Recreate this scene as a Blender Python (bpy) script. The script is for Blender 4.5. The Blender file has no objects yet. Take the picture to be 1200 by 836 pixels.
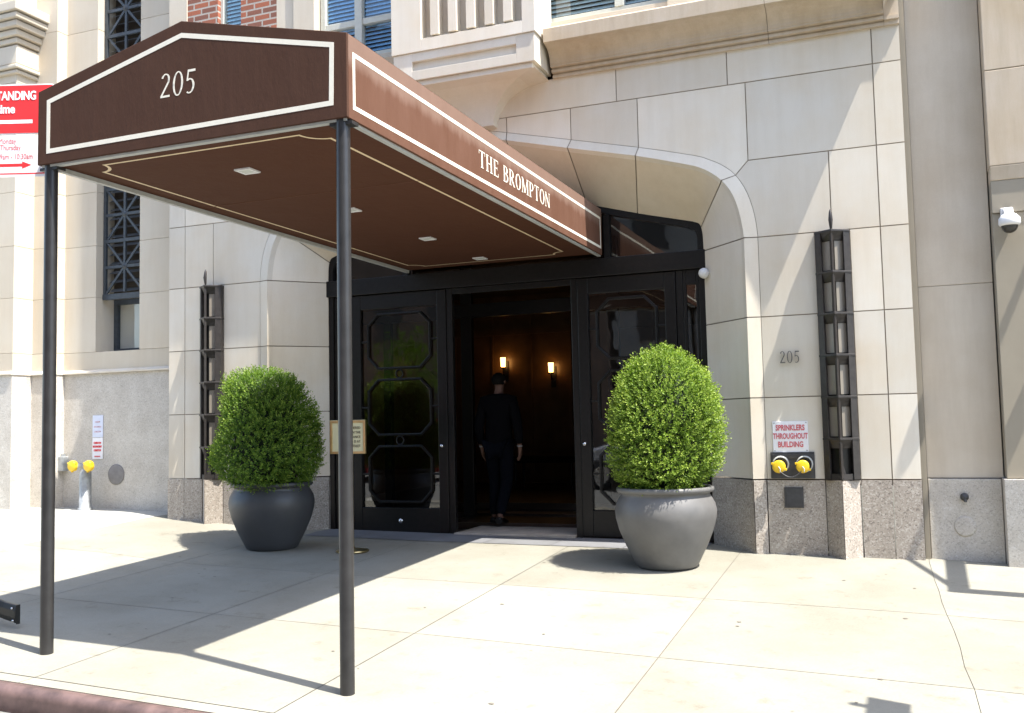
import bpy, math, random
from mathutils import Vector, Matrix
R = math.radians
rng = random.Random(7)
scene = bpy.context.scene
COL = scene.collection

# ------------------------------------------------------------------ materials
def new_mat(name):
    m = bpy.data.materials.new(name); m.use_nodes = True
    nt = m.node_tree
    return m, nt, nt.nodes['Principled BSDF']
def N(nt, t, **kw):
    n = nt.nodes.new(t)
    for k, v in kw.items():
        if k in n.inputs: n.inputs[k].default_value = v
        else: setattr(n, k, v)
    return n
def L(nt, a, b): nt.links.new(a, b)
def rgba(c): return (c[0], c[1], c[2], 1)
def ramp(nt, fac, stops):
    r = N(nt, 'ShaderNodeValToRGB'); L(nt, fac, r.inputs[0])
    e = r.color_ramp.elements
    while len(e) < len(stops): e.new(0.5)
    for i, (p, c) in enumerate(stops):
        e[i].position = p; e[i].color = rgba(c) if len(c) == 3 else c
    return r
def mixc(nt, mode, fac, a, b):
    m = N(nt, 'ShaderNodeMix', data_type='RGBA', blend_type=mode)
    for s, v in ((0, fac), (6, a), (7, b)):
        if hasattr(v, 'is_output'): L(nt, v, m.inputs[s])
        else: m.inputs[s].default_value = v if s == 0 else rgba(v)
    return m.outputs[2]
def plain(name, c, rough=.5, metal=0, noise=.12, scale=18, bump=.0, spec=.5):
    m, nt, b = new_mat(name)
    tc = N(nt, 'ShaderNodeTexCoord')
    no = N(nt, 'ShaderNodeTexNoise', Scale=scale, Detail=5, Roughness=.6); L(nt, tc.outputs['Object'], no.inputs['Vector'])
    rp = ramp(nt, no.outputs[0], [(.3, [x*(1-noise) for x in c]), (.7, [min(1, x*(1+noise)) for x in c])])
    L(nt, rp.outputs[0], b.inputs['Base Color'])
    b.inputs['Roughness'].default_value = rough; b.inputs['Metallic'].default_value = metal
    b.inputs['Specular IOR Level'].default_value = spec
    if bump:
        bp = N(nt, 'ShaderNodeBump', Strength=bump, Distance=.01); L(nt, no.outputs[0], bp.inputs['Height']); L(nt, bp.outputs[0], b.inputs['Normal'])
    return m
def stone(name, c, warm, streak=.5, blotch=.5, rough=.8, island=.06, bump=.12):
    """limestone: per block tone, vertical rain streaks, warm blotches, fine grain"""
    m, nt, b = new_mat(name)
    tc = N(nt, 'ShaderNodeTexCoord')
    geo = N(nt, 'ShaderNodeNewGeometry')
    st = N(nt, 'ShaderNodeMapping'); st.inputs['Scale'].default_value = (5, 5, .5); L(nt, tc.outputs['Object'], st.inputs[0])
    n1 = N(nt, 'ShaderNodeTexNoise', Scale=2.2, Detail=6, Roughness=.65); L(nt, st.outputs[0], n1.inputs['Vector'])
    n2 = N(nt, 'ShaderNodeTexNoise', Scale=1.3, Detail=7, Roughness=.6); L(nt, tc.outputs['Object'], n2.inputs['Vector'])
    n3 = N(nt, 'ShaderNodeTexNoise', Scale=160, Detail=3, Roughness=.7); L(nt, tc.outputs['Object'], n3.inputs['Vector'])
    r2 = ramp(nt, n2.outputs[0], [(.38, c), (.68, warm)])
    col = mixc(nt, 'MIX', blotch, c, r2.outputs[0])
    r1 = ramp(nt, n1.outputs[0], [(.35, (.80, .78, .74)), (.6, (1, 1, 1))])
    col = mixc(nt, 'MULTIPLY', streak, col, r1.outputs[0])
    r3 = ramp(nt, n3.outputs[0], [(.3, (.88, .88, .88)), (.7, (1.0, 1.0, 1.0))])
    col = mixc(nt, 'MULTIPLY', .7, col, r3.outputs[0])
    ri = ramp(nt, geo.outputs['Random Per Island'], [(0, (1-island*2,)*3), (1, (1, 1, 1))])
    col = mixc(nt, 'MULTIPLY', 1, col, ri.outputs[0])
    L(nt, col, b.inputs['Base Color']); b.inputs['Roughness'].default_value = rough
    b.inputs['Specular IOR Level'].default_value = .25
    bp = N(nt, 'ShaderNodeBump', Strength=bump, Distance=.004); L(nt, n3.outputs[0], bp.inputs['Height']); L(nt, bp.outputs[0], b.inputs['Normal'])
    return m
def granite(name, c, dark, light, scale=95):
    m, nt, b = new_mat(name)
    tc = N(nt, 'ShaderNodeTexCoord'); geo = N(nt, 'ShaderNodeNewGeometry')
    v = N(nt, 'ShaderNodeTexVoronoi', Scale=scale); L(nt, tc.outputs['Object'], v.inputs['Vector'])
    sep = N(nt, 'ShaderNodeSeparateColor'); L(nt, v.outputs['Color'], sep.inputs[0])
    r = ramp(nt, sep.outputs[0], [(0, dark), (.25, c), (.7, c), (1, light)])
    n = N(nt, 'ShaderNodeTexNoise', Scale=3.1, Detail=6, Roughness=.65); L(nt, tc.outputs['Object'], n.inputs['Vector'])
    rn = ramp(nt, n.outputs[0], [(.35, (.78, .76, .74)), (.65, (1, 1, 1))])
    col = mixc(nt, 'MULTIPLY', .8, r.outputs[0], rn.outputs[0])
    ri = ramp(nt, geo.outputs['Random Per Island'], [(0, (.86, .86, .86)), (1, (1, 1, 1))])
    col = mixc(nt, 'MULTIPLY', 1, col, ri.outputs[0])
    L(nt, col, b.inputs['Base Color']); b.inputs['Roughness'].default_value = .55
    bp = N(nt, 'ShaderNodeBump', Strength=.2, Distance=.003); L(nt, sep.outputs[0], bp.inputs['Height']); L(nt, bp.outputs[0], b.inputs['Normal'])
    return m
def concrete(name, c, stain):
    m, nt, b = new_mat(name)
    tc = N(nt, 'ShaderNodeTexCoord'); geo = N(nt, 'ShaderNodeNewGeometry')
    n1 = N(nt, 'ShaderNodeTexNoise', Scale=1.1, Detail=8, Roughness=.62); L(nt, tc.outputs['Object'], n1.inputs['Vector'])
    n2 = N(nt, 'ShaderNodeTexNoise', Scale=70, Detail=4, Roughness=.75); L(nt, tc.outputs['Object'], n2.inputs['Vector'])
    n3 = N(nt, 'ShaderNodeTexNoise', Scale=6, Detail=6, Roughness=.7); L(nt, tc.outputs['Object'], n3.inputs['Vector'])
    r1 = ramp(nt, n1.outputs[0], [(.35, stain), (.62, c)])
    r2 = ramp(nt, n2.outputs[0], [(.3, (.8, .8, .8)), (.65, (1, 1, 1))])
    r3 = ramp(nt, n3.outputs[0], [(.28, (.72, .68, .62)), (.42, (1, 1, 1))])
    col = mixc(nt, 'MULTIPLY', .7, r1.outputs[0], r2.outputs[0])
    col = mixc(nt, 'MULTIPLY', .75, col, r3.outputs[0])
    ri = ramp(nt, geo.outputs['Random Per Island'], [(0, (.83, .83, .81)), (1, (1, 1, 1))])
    col = mixc(nt, 'MULTIPLY', 1, col, ri.outputs[0])
    L(nt, col, b.inputs['Base Color']); b.inputs['Roughness'].default_value = .85
    b.inputs['Specular IOR Level'].default_value = .25
    bp = N(nt, 'ShaderNodeBump', Strength=.25, Distance=.004); L(nt, n2.outputs[0], bp.inputs['Height']); L(nt, bp.outputs[0], b.inputs['Normal'])
    return m
def canvas(name, c, fade, edge=None):
    """awning cloth with fine weave and faint vertical fading; edge=(z0,z1) sun bleached rims"""
    m, nt, b = new_mat(name)
    tc = N(nt, 'ShaderNodeTexCoord')
    mp = N(nt, 'ShaderNodeMapping'); mp.inputs['Scale'].default_value = (2.2, 2.2, .7); L(nt, tc.outputs['Object'], mp.inputs[0])
    n1 = N(nt, 'ShaderNodeTexNoise', Scale=2.5, Detail=6, Roughness=.65); L(nt, mp.outputs[0], n1.inputs['Vector'])
    n2 = N(nt, 'ShaderNodeTexNoise', Scale=400, Detail=2); L(nt, tc.outputs['Object'], n2.inputs['Vector'])
    r1 = ramp(nt, n1.outputs[0], [(.35, c), (.75, fade)])
    r2 = ramp(nt, n2.outputs[0], [(.3, (.85, .85, .85)), (.7, (1, 1, 1))])
    col = mixc(nt, 'MULTIPLY', .8, r1.outputs[0], r2.outputs[0])
    if edge:
        sp = N(nt, 'ShaderNodeSeparateXYZ'); L(nt, tc.outputs['Object'], sp.inputs[0])
        n3 = N(nt, 'ShaderNodeTexNoise', Scale=5, Detail=5, Roughness=.55); L(nt, tc.outputs['Object'], n3.inputs['Vector'])
        for z, s in ((edge[1], 1), (edge[0], -1)):
            a = N(nt, 'ShaderNodeMath', operation='SUBTRACT'); a.inputs[1].default_value = z; L(nt, sp.outputs[2], a.inputs[0])
            q = N(nt, 'ShaderNodeMath', operation='MULTIPLY'); q.inputs[1].default_value = s*(7 if s > 0 else 13); L(nt, a.outputs[0], q.inputs[0])
            p = N(nt, 'ShaderNodeMath', operation='ADD'); L(nt, q.outputs[0], p.inputs[0]); L(nt, n1.outputs[0], p.inputs[1])
            rr = ramp(nt, p.outputs[0], [(.18, (0, 0, 0)), (.62, (1, 1, 1))])
            f = N(nt, 'ShaderNodeMath', operation='MULTIPLY'); f.inputs[1].default_value = .27 if s > 0 else .32; L(nt, rr.outputs[0], f.inputs[0])
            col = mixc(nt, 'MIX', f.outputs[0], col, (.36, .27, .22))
    L(nt, col, b.inputs['Base Color']); b.inputs['Roughness'].default_value = .8; b.inputs['Specular IOR Level'].default_value = .2
    bp = N(nt, 'ShaderNodeBump', Strength=.22, Distance=.03); L(nt, n1.outputs[0], bp.inputs['Height']); L(nt, bp.outputs[0], b.inputs['Normal'])
    return m
def glass(name, tint=(1, 1, 1), see=.55, rough=.02, ior=1.5):
    m, nt, b = new_mat(name); nt.nodes.remove(b)
    out = nt.nodes['Material Output']
    tr = N(nt, 'ShaderNodeBsdfTransparent'); tr.inputs[0].default_value = rgba([see*x for x in tint])
    gl = N(nt, 'ShaderNodeBsdfGlossy', Roughness=rough); gl.inputs[0].default_value = (1, 1, 1, 1)
    tc = N(nt, 'ShaderNodeTexCoord'); no = N(nt, 'ShaderNodeTexNoise', Scale=2.2, Detail=2); L(nt, tc.outputs['Object'], no.inputs['Vector'])
    bp = N(nt, 'ShaderNodeBump', Strength=.04, Distance=.05); L(nt, no.outputs[0], bp.inputs['Height']); L(nt, bp.outputs[0], gl.inputs['Normal'])
    lw = N(nt, 'ShaderNodeLayerWeight', Blend=.5)
    pw = N(nt, 'ShaderNodeMath', operation='POWER'); pw.inputs[1].default_value = 5; L(nt, lw.outputs['Facing'], pw.inputs[0])
    fr = N(nt, 'ShaderNodeMath', operation='MULTIPLY_ADD'); fr.inputs[1].default_value = .92; fr.inputs[2].default_value = .09; L(nt, pw.outputs[0], fr.inputs[0])
    mx = N(nt, 'ShaderNodeMixShader'); L(nt, fr.outputs[0], mx.inputs[0]); L(nt, tr.outputs[0], mx.inputs[1]); L(nt, gl.outputs[0], mx.inputs[2])
    L(nt, mx.outputs[0], out.inputs[0])
    return m
def emit(name, c, s):
    m, nt, b = new_mat(name)
    b.inputs['Base Color'].default_value = rgba(c); b.inputs['Emission Color'].default_value = rgba(c); b.inputs['Emission Strength'].default_value = s
    return m
def brick(name):
    m, nt, b = new_mat(name)
    tc = N(nt, 'ShaderNodeTexCoord'); sp = N(nt, 'ShaderNodeSeparateXYZ'); L(nt, tc.outputs['Object'], sp.inputs[0])
    ad = N(nt, 'ShaderNodeMath', operation='ADD'); L(nt, sp.outputs[0], ad.inputs[0]); L(nt, sp.outputs[1], ad.inputs[1])
    cb = N(nt, 'ShaderNodeCombineXYZ'); L(nt, ad.outputs[0], cb.inputs[0]); L(nt, sp.outputs[2], cb.inputs[1])
    t = N(nt, 'ShaderNodeTexBrick', Scale=1); L(nt, cb.outputs[0], t.inputs['Vector'])
    t.inputs['Brick Width'].default_value = .21; t.inputs['Row Height'].default_value = .072; t.inputs['Mortar Size'].default_value = .010
    t.inputs['Color1'].default_value = (.36, .115, .06, 1); t.inputs['Color2'].default_value = (.16, .08, .06, 1); t.inputs['Mortar'].default_value = (.42, .38, .33, 1)
    t.inputs['Bias'].default_value = -.25
    no = N(nt, 'ShaderNodeTexNoise', Scale=60, Detail=4); L(nt, tc.outputs['Object'], no.inputs['Vector'])
    r = ramp(nt, no.outputs[0], [(.3, (.75, .75, .75)), (.7, (1.1, 1.1, 1.1))])
    L(nt, mixc(nt, 'MULTIPLY', .8, t.outputs[0], r.outputs[0]), b.inputs['Base Color'])
    b.inputs['Roughness'].default_value = .85
    bp = N(nt, 'ShaderNodeBump', Strength=.5, Distance=.006, invert=True); L(nt, t.outputs['Fac'], bp.inputs['Height']); L(nt, bp.outputs[0], b.inputs['Normal'])
    return m
def leafmat(name, dark, mid, tip):
    m, nt, b = new_mat(name)
    geo = N(nt, 'ShaderNodeNewGeometry'); at = N(nt, 'ShaderNodeAttribute', attribute_name='tip')
    ri = ramp(nt, geo.outputs['Random Per Island'], [(0, dark), (1, mid)])
    col = mixc(nt, 'MIX', at.outputs['Fac'], ri.outputs[0], tip)
    L(nt, col, b.inputs['Base Color']); b.inputs['Roughness'].default_value = .5
    b.inputs['Specular IOR Level'].default_value = .22
    out = nt.nodes['Material Output']
    tl = N(nt, 'ShaderNodeBsdfTranslucent'); L(nt, mixc(nt, 'MULTIPLY', 1, col, (1.0, 1.12, .5)), tl.inputs[0])
    mx = N(nt, 'ShaderNodeMixShader'); mx.inputs[0].default_value = .35
    L(nt, b.outputs[0], mx.inputs[1]); L(nt, tl.outputs[0], mx.inputs[2]); L(nt, mx.outputs[0], out.inputs[0])
    return m

M = {}
M['lime'] = stone('pale_limestone', (.75, .70, .605), (.71, .615, .475), streak=.22, blotch=.85, island=.095)
M['lime_c'] = stone('bounce_tinted_limestone', (.57, .49, .39), (.50, .395, .265), streak=.55, blotch=.8)  # tan paints the cornice's warm bounce light; the right upper wall shares it
M['lime_warm'] = stone('warm_limestone', (.66, .60, .495), (.62, .535, .41), streak=.18, blotch=.7)
M['lime_grey'] = stone('grey_brown_limestone', (.62, .55, .45), (.53, .45, .345), streak=.3, blotch=.9, island=0)
M['painted'] = plain('drab_painted_wall', (.29, .255, .195), .75, noise=.06, scale=3)
M['mortar'] = plain('dark_mortar', (.27, .23, .18), .9)
M['gran_warm'] = granite('brown_granite', (.40, .355, .305), (.22, .19, .165), (.56, .52, .465))
M['gran_grey'] = granite('grey_granite', (.59, .55, .485), (.43, .40, .355), (.67, .645, .60), 110)
M['side'] = concrete('sidewalk_concrete', (.285, .277, .236), (.24, .228, .187))
M['side_new'] = concrete('paler_sidewalk_concrete', (.40, .40, .362), (.35, .342, .302))
M['bed'] = plain('joint_dirt', (.15, .135, .11), .95)
M['pave'] = concrete('grey_entrance_paving', (.19, .195, .205), (.145, .145, .15))
M['asphalt'] = plain('asphalt', (.15, .152, .142), .9, noise=.25, scale=120, bump=.3)
M['rust'] = plain('rusty_steel_kerb', (.095, .060, .053), .55, noise=.5, scale=7, bump=.25)
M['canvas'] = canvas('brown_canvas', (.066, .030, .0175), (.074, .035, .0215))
M['canvas_side'] = canvas('sunlit_faded_brown_canvas', (.112, .050, .029), (.138, .068, .044), edge=(2.85, 3.33))  # lighter brown base paints in direct sun; the pale rims are wear
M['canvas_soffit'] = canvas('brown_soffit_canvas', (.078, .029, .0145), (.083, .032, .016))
M['cream'] = plain('cream_trim', (.78, .74, .62), .6, noise=.04)
M['cream_dk'] = plain('cream_piping', (.70, .56, .36), .6, noise=.05)
M['alu'] = plain('grey_aluminium_track', (.42, .43, .41), .5, noise=.1)
M['post'] = plain('black_painted_post', (.022, .021, .021), .38, noise=.3, scale=9, bump=.03)
M['bronze'] = plain('black_bronze', (.008, .0072, .0068), .34, metal=0, noise=.3, scale=25, spec=.32)
M['bronze_br'] = plain('worn_bronze', (.030, .026, .024), .42, metal=.2, noise=.3, scale=20)
M['iron'] = plain('blue_black_iron', (.045, .055, .065), .5, noise=.25)
M['doorglass'] = glass('dark_door_glass', (.8, .75, .7), .5)
M['winglass'] = glass('window_glass', (.92, .97, 1), .9)
M['blind'] = plain('white_blind', (.46, .58, .60), .6)
M['blind_b'] = plain('pale_blue_blind', (.52, .80, .88), .6, noise=.04)
M['blind_d'] = plain('sky_tinted_blind', (.27, .54, .80), .6, noise=.05)  # blue is partly sky reflected in the panes, put into the slats
M['winframe'] = plain('grey_green_window_paint', (.52, .53, .47), .5, noise=.06)
M['frost'] = plain('frosted_lantern_glass', (.205, .18, .145), .35, noise=.12, scale=3)
M['brick'] = brick('red_brick')
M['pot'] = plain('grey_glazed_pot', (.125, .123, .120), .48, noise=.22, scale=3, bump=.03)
M['pot_d'] = plain('shaded_grey_glazed_pot', (.052, .054, .058), .45, noise=.10, scale=4)  # same grey pot, darkened to paint in its shade
M['soil'] = plain('soil', (.03, .022, .015), .95, noise=.4, scale=60, bump=.5)
M['twig'] = plain('twig', (.10, .06, .03), .9)
M['core'] = plain('foliage_shade', (.008, .016, .005), .9)
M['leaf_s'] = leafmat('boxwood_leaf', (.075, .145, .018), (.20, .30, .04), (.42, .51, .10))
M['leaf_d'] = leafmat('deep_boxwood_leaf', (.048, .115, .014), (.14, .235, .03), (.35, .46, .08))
M['white'] = plain('white_sign_paint', (.80, .80, .82), .45, noise=.03)
M['white_b'] = plain('faded_white_sign', (.62, .66, .78), .45, noise=.03)
M['red'] = plain('red_sign_paint', (.72, .03, .035), .45, noise=.05)
M['pinkred'] = plain('faded_red_ink', (.60, .12, .14), .6, noise=.05)
M['palepink'] = plain('bleached_red_ink', (.70, .48, .52), .6, noise=.05)
M['yellow'] = plain('yellow_plastic_cap', (.80, .52, .02), .4, noise=.08)
M['brass'] = plain('polished_brass', (.68, .54, .27), .3, metal=1, noise=.1)
M['ivory'] = plain('ivory_placard', (.72, .66, .40), .5, noise=.03)
M['ink'] = plain('dark_ink', (.06, .05, .04), .7)
M['galv'] = plain('galvanised_steel', (.33, .345, .35), .5, metal=.35, noise=.25, scale=16)
M['dkmetal'] = plain('dark_grey_metal', (.045, .045, .047), .5, noise=.3, scale=20)
M['numeral'] = plain('weathered_bronze_numeral', (.10, .092, .082), .5)
M['chrome'] = plain('chrome', (.6, .6, .6), .2, metal=1)
M['smoked'] = plain('smoked_dome', (.03, .028, .026), .12)
M['plastic'] = plain('white_plastic', (.72, .72, .72), .4, noise=.03)
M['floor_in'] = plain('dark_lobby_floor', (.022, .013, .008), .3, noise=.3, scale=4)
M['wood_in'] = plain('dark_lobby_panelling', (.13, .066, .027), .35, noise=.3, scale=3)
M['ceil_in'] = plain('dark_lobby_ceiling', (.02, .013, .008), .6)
M['sill'] = plain('worn_stone_sill', (.40, .35, .29), .7, noise=.2, scale=6)
M['skin'] = plain('skin', (.17, .09, .062), .6, noise=.06)
M['suit'] = plain('dark_suit_cloth', (.005, .005, .006), .95, spec=.05, noise=.2, scale=80)
M['trous'] = plain('dark_navy_trousers', (.005, .006, .009), .95, spec=.05, noise=.2, scale=80)
M['hair'] = plain('dark_hair', (.008, .007, .006), .8, spec=.1)
M['shoe'] = plain('black_leather', (.012, .012, .012), .35)
M['shirt'] = plain('white_shirt', (.35, .35, .36), .7)
M['shade'] = emit('lit_lamp_shade', (1.0, .52, .15), 2.2)
M['shirtcuff'] = M['shirt']
M['lens'] = plain('frosted_light_lens', (.58, .60, .56), .4)
M['opp'] = plain('brown_facade', (.16, .11, .08), .85, noise=.2, scale=1)
M['opp2'] = plain('grey_facade', (.25, .235, .21), .85, noise=.2, scale=1)
M['carpaint'] = plain('red_car_paint', (.45, .02, .03), .25)
M['rubber'] = plain('tyre_rubber', (.02, .02, .02), .8)

# ------------------------------------------------------------------ mesh builder
class MB:
    def __init__(s): s.v = []; s.f = []; s.mi = []; s.smooth = []
    def add(s, vs, fs, mi=0, smooth=False):
        o = len(s.v); s.v += [tuple(p) for p in vs]
        for f in fs: s.f.append([o+i for i in f]); s.mi.append(mi); s.smooth.append(smooth)
        return s
    def box(s, x0, x1, y0, y1, z0, z1, mi=0):
        v = [(x0,y0,z0),(x1,y0,z0),(x1,y1,z0),(x0,y1,z0),(x0,y0,z1),(x1,y0,z1),(x1,y1,z1),(x0,y1,z1)]
        return s.add(v, [(0,3,2,1),(4,5,6,7),(0,1,5,4),(1,2,6,5),(2,3,7,6),(3,0,4,7)], mi)
    def prism_y(s, poly, y0, y1, mi=0):           # polygon in xz
        n = len(poly); a = area(poly)
        if a < 0: poly = poly[::-1]
        v = [(x, y0, z) for x, z in poly]+[(x, y1, z) for x, z in poly]
        return s.add(v, [list(range(n)), list(range(2*n-1, n-1, -1))]+[(i, n+i, n+(i+1) % n, (i+1) % n) for i in range(n)], mi)
    def prism_x(s, poly, x0, x1, mi=0):           # polygon in yz
        n = len(poly)
        if area(poly) < 0: poly = poly[::-1]
        v = [(x1, y, z) for y, z in poly]+[(x0, y, z) for y, z in poly]
        return s.add(v, [list(range(n)), list(range(2*n-1, n-1, -1))]+[(i, n+i, n+(i+1) % n, (i+1) % n) for i in range(n)], mi)
    def prism_z(s, poly, z0, z1, mi=0):
        n = len(poly)
        if area(poly) < 0: poly = poly[::-1]
        v = [(x, y, z1) for x, y in poly]+[(x, y, z0) for x, y in poly]
        return s.add(v, [list(range(n)), list(range(2*n-1, n-1, -1))]+[(i, n+i, n+(i+1) % n, (i+1) % n) for i in range(n)], mi)
    def frame_y(s, outer, inner, y0, y1, mi=0):   # closed moulding between two xz outlines
        n = len(outer)
        if area(outer) < 0: outer = outer[::-1]; inner = inner[::-1]
        for i in range(n):
            j = (i+1) % n
            q = [outer[i], outer[j], inner[j], inner[i]]
            v = [(x, y0, z) for x, z in q]+[(x, y1, z) for x, z in q]
            s.add(v, [(0,1,2,3),(7,6,5,4),(0,4,5,1),(2,6,7,3)], mi)
        return s
    def tube(s, pts, r, n=12, mi=0, caps=True):
        pts = [Vector(p) for p in pts]; rs = r if isinstance(r, (list, tuple)) else [r]*len(pts)
        vs = []; 
        for i, p in enumerate(pts):
            d = (pts[min(i+1, len(pts)-1)]-pts[max(i-1, 0)]).normalized()
            a = d.orthogonal().normalized() if i == 0 else (a-d*a.dot(d)).normalized()
            b = d.cross(a)
            for k in range(n):
                t = 2*math.pi*k/n; vs.append(p+rs[i]*(a*math.cos(t)+b*math.sin(t)))
        fs = [(i*n+k, i*n+(k+1) % n, (i+1)*n+(k+1) % n, (i+1)*n+k) for i in range(len(pts)-1) for k in range(n)]
        s.add(vs, fs, mi, True)
        if caps: s.add(vs[:n], [list(range(n))[::-1]], mi); s.add(vs[-n:], [list(range(n))], mi)
        return s
    def lathe(s, prof, c, n=48, mi=0, axis='z', wob=0):
        vs = []
        for r, h in prof:
            for k in range(n):
                t = 2*math.pi*k/n; a, b = r*math.cos(t), r*math.sin(t)
                vs.append({'z': (c[0]+a, c[1]+b, c[2]+h), 'y': (c[0]+a, c[1]-h, c[2]+b), 'x': (c[0]+h, c[1]+a, c[2]+b)}[axis])
        fs = [(i*n+k, i*n+(k+1) % n, (i+1)*n+(k+1) % n, (i+1)*n+k) for i in range(len(prof)-1) for k in range(n)]
        return s.add(vs, fs, mi, True)
    def disc(s, c, r, axis='y', n=32, rr=None):
        vs = [{'y': (c[0]+r*math.cos(2*math.pi*k/n), c[1], c[2]+(rr or r)*math.sin(2*math.pi*k/n))}[axis] for k in range(n)]
        return s.add(vs, [list(range(n))])
    def build(s, name, mat, parent=None, bevel=0, seg=2, smooth_angle=None):
        root = Vector((0, 0, 0))
        p = parent
        while p is not None: root += p.location; p = p.parent
        me = bpy.data.meshes.new(name)
        me.from_pydata([(x-root.x, y-root.y, z-root.z) for x, y, z in s.v], [], s.f)
        for m in (mat if isinstance(mat, (list, tuple)) else [mat]): me.materials.append(m)
        me.polygons.foreach_set('material_index', s.mi); me.polygons.foreach_set('use_smooth', s.smooth)
        me.validate(); me.update()
        o = bpy.data.objects.new(name, me); COL.objects.link(o)
        if parent: o.parent = parent
        if bevel:
            b = o.modifiers.new('bevel', 'BEVEL'); b.width = bevel; b.segments = seg; b.limit_method = 'ANGLE'; b.angle_limit = R(35)
        return o
def area(p): return .5*sum(p[i][0]*p[(i+1) % len(p)][1]-p[(i+1) % len(p)][0]*p[i][1] for i in range(len(p)))
def inset(p, d):
    if area(p) < 0: p = p[::-1]
    n = len(p); out = []
    for i in range(n):
        a, b, c = Vector(p[i-1]), Vector(p[i]), Vector(p[(i+1) % n])
        e1, e2 = (b-a).normalized(), (c-b).normalized()
        n1, n2 = Vector((-e1.y, e1.x)), Vector((-e2.y, e2.x))
        h = (n1+n2); k = h.length_squared
        q = b + (h*(2*d/k) if k > 1e-6 else n1*d)
        out.append((q.x, q.y))
    return out
def tag(o, label=None, cat=None, group=None, kind=None):
    if label: o['label'] = label
    if cat: o['category'] = cat
    if group: o['group'] = group
    if kind: o['kind'] = kind
    return o
def thing(name, loc, label, cat, group=None):
    o = bpy.data.objects.new(name, None); COL.objects.link(o); o.location = loc
    o.empty_display_size = .2
    return tag(o, label, cat, group)
def copy_tree(o, parent=None):
    c = o.copy(); COL.objects.link(c)
    if parent: c.parent = parent
    for ch in list(o.children): copy_tree(ch, c)
    return c
def text_mesh(txt, size, align='CENTER', ext=.001, sx=1.0, spacing=1.0, bold=0.0):
    cu = bpy.data.curves.new('t', 'FONT'); cu.body = txt; cu.size = size; cu.align_x = align; cu.extrude = ext; cu.space_character = spacing
    cu.offset = bold; cu.resolution_u = 3
    o = bpy.data.objects.new('t', cu); COL.objects.link(o)
    dg = bpy.context.evaluated_depsgraph_get(); me = bpy.data.meshes.new_from_object(o.evaluated_get(dg))
    vs = [(v.co.x*sx, v.co.y, v.co.z) for v in me.vertices]; fs = [list(p.vertices) for p in me.polygons]
    bpy.data.objects.remove(o); bpy.data.curves.remove(cu); bpy.data.meshes.remove(me)
    return vs, fs
def put_text(mb, txt, size, origin, right=(1, 0, 0), align='CENTER', sx=1.0, spacing=1.0, bold=0.0, ext=.001):
    """lay text on a vertical face; right = reading direction, up = +z"""
    vs, fs = text_mesh(txt, size, align, ext, sx, spacing, bold)
    o, r, u = Vector(origin), Vector(right), Vector((0, 0, 1)); n = r.cross(u)
    mb.add([o+r*x+u*y+n*z for x, y, z in vs], fs)

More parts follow.
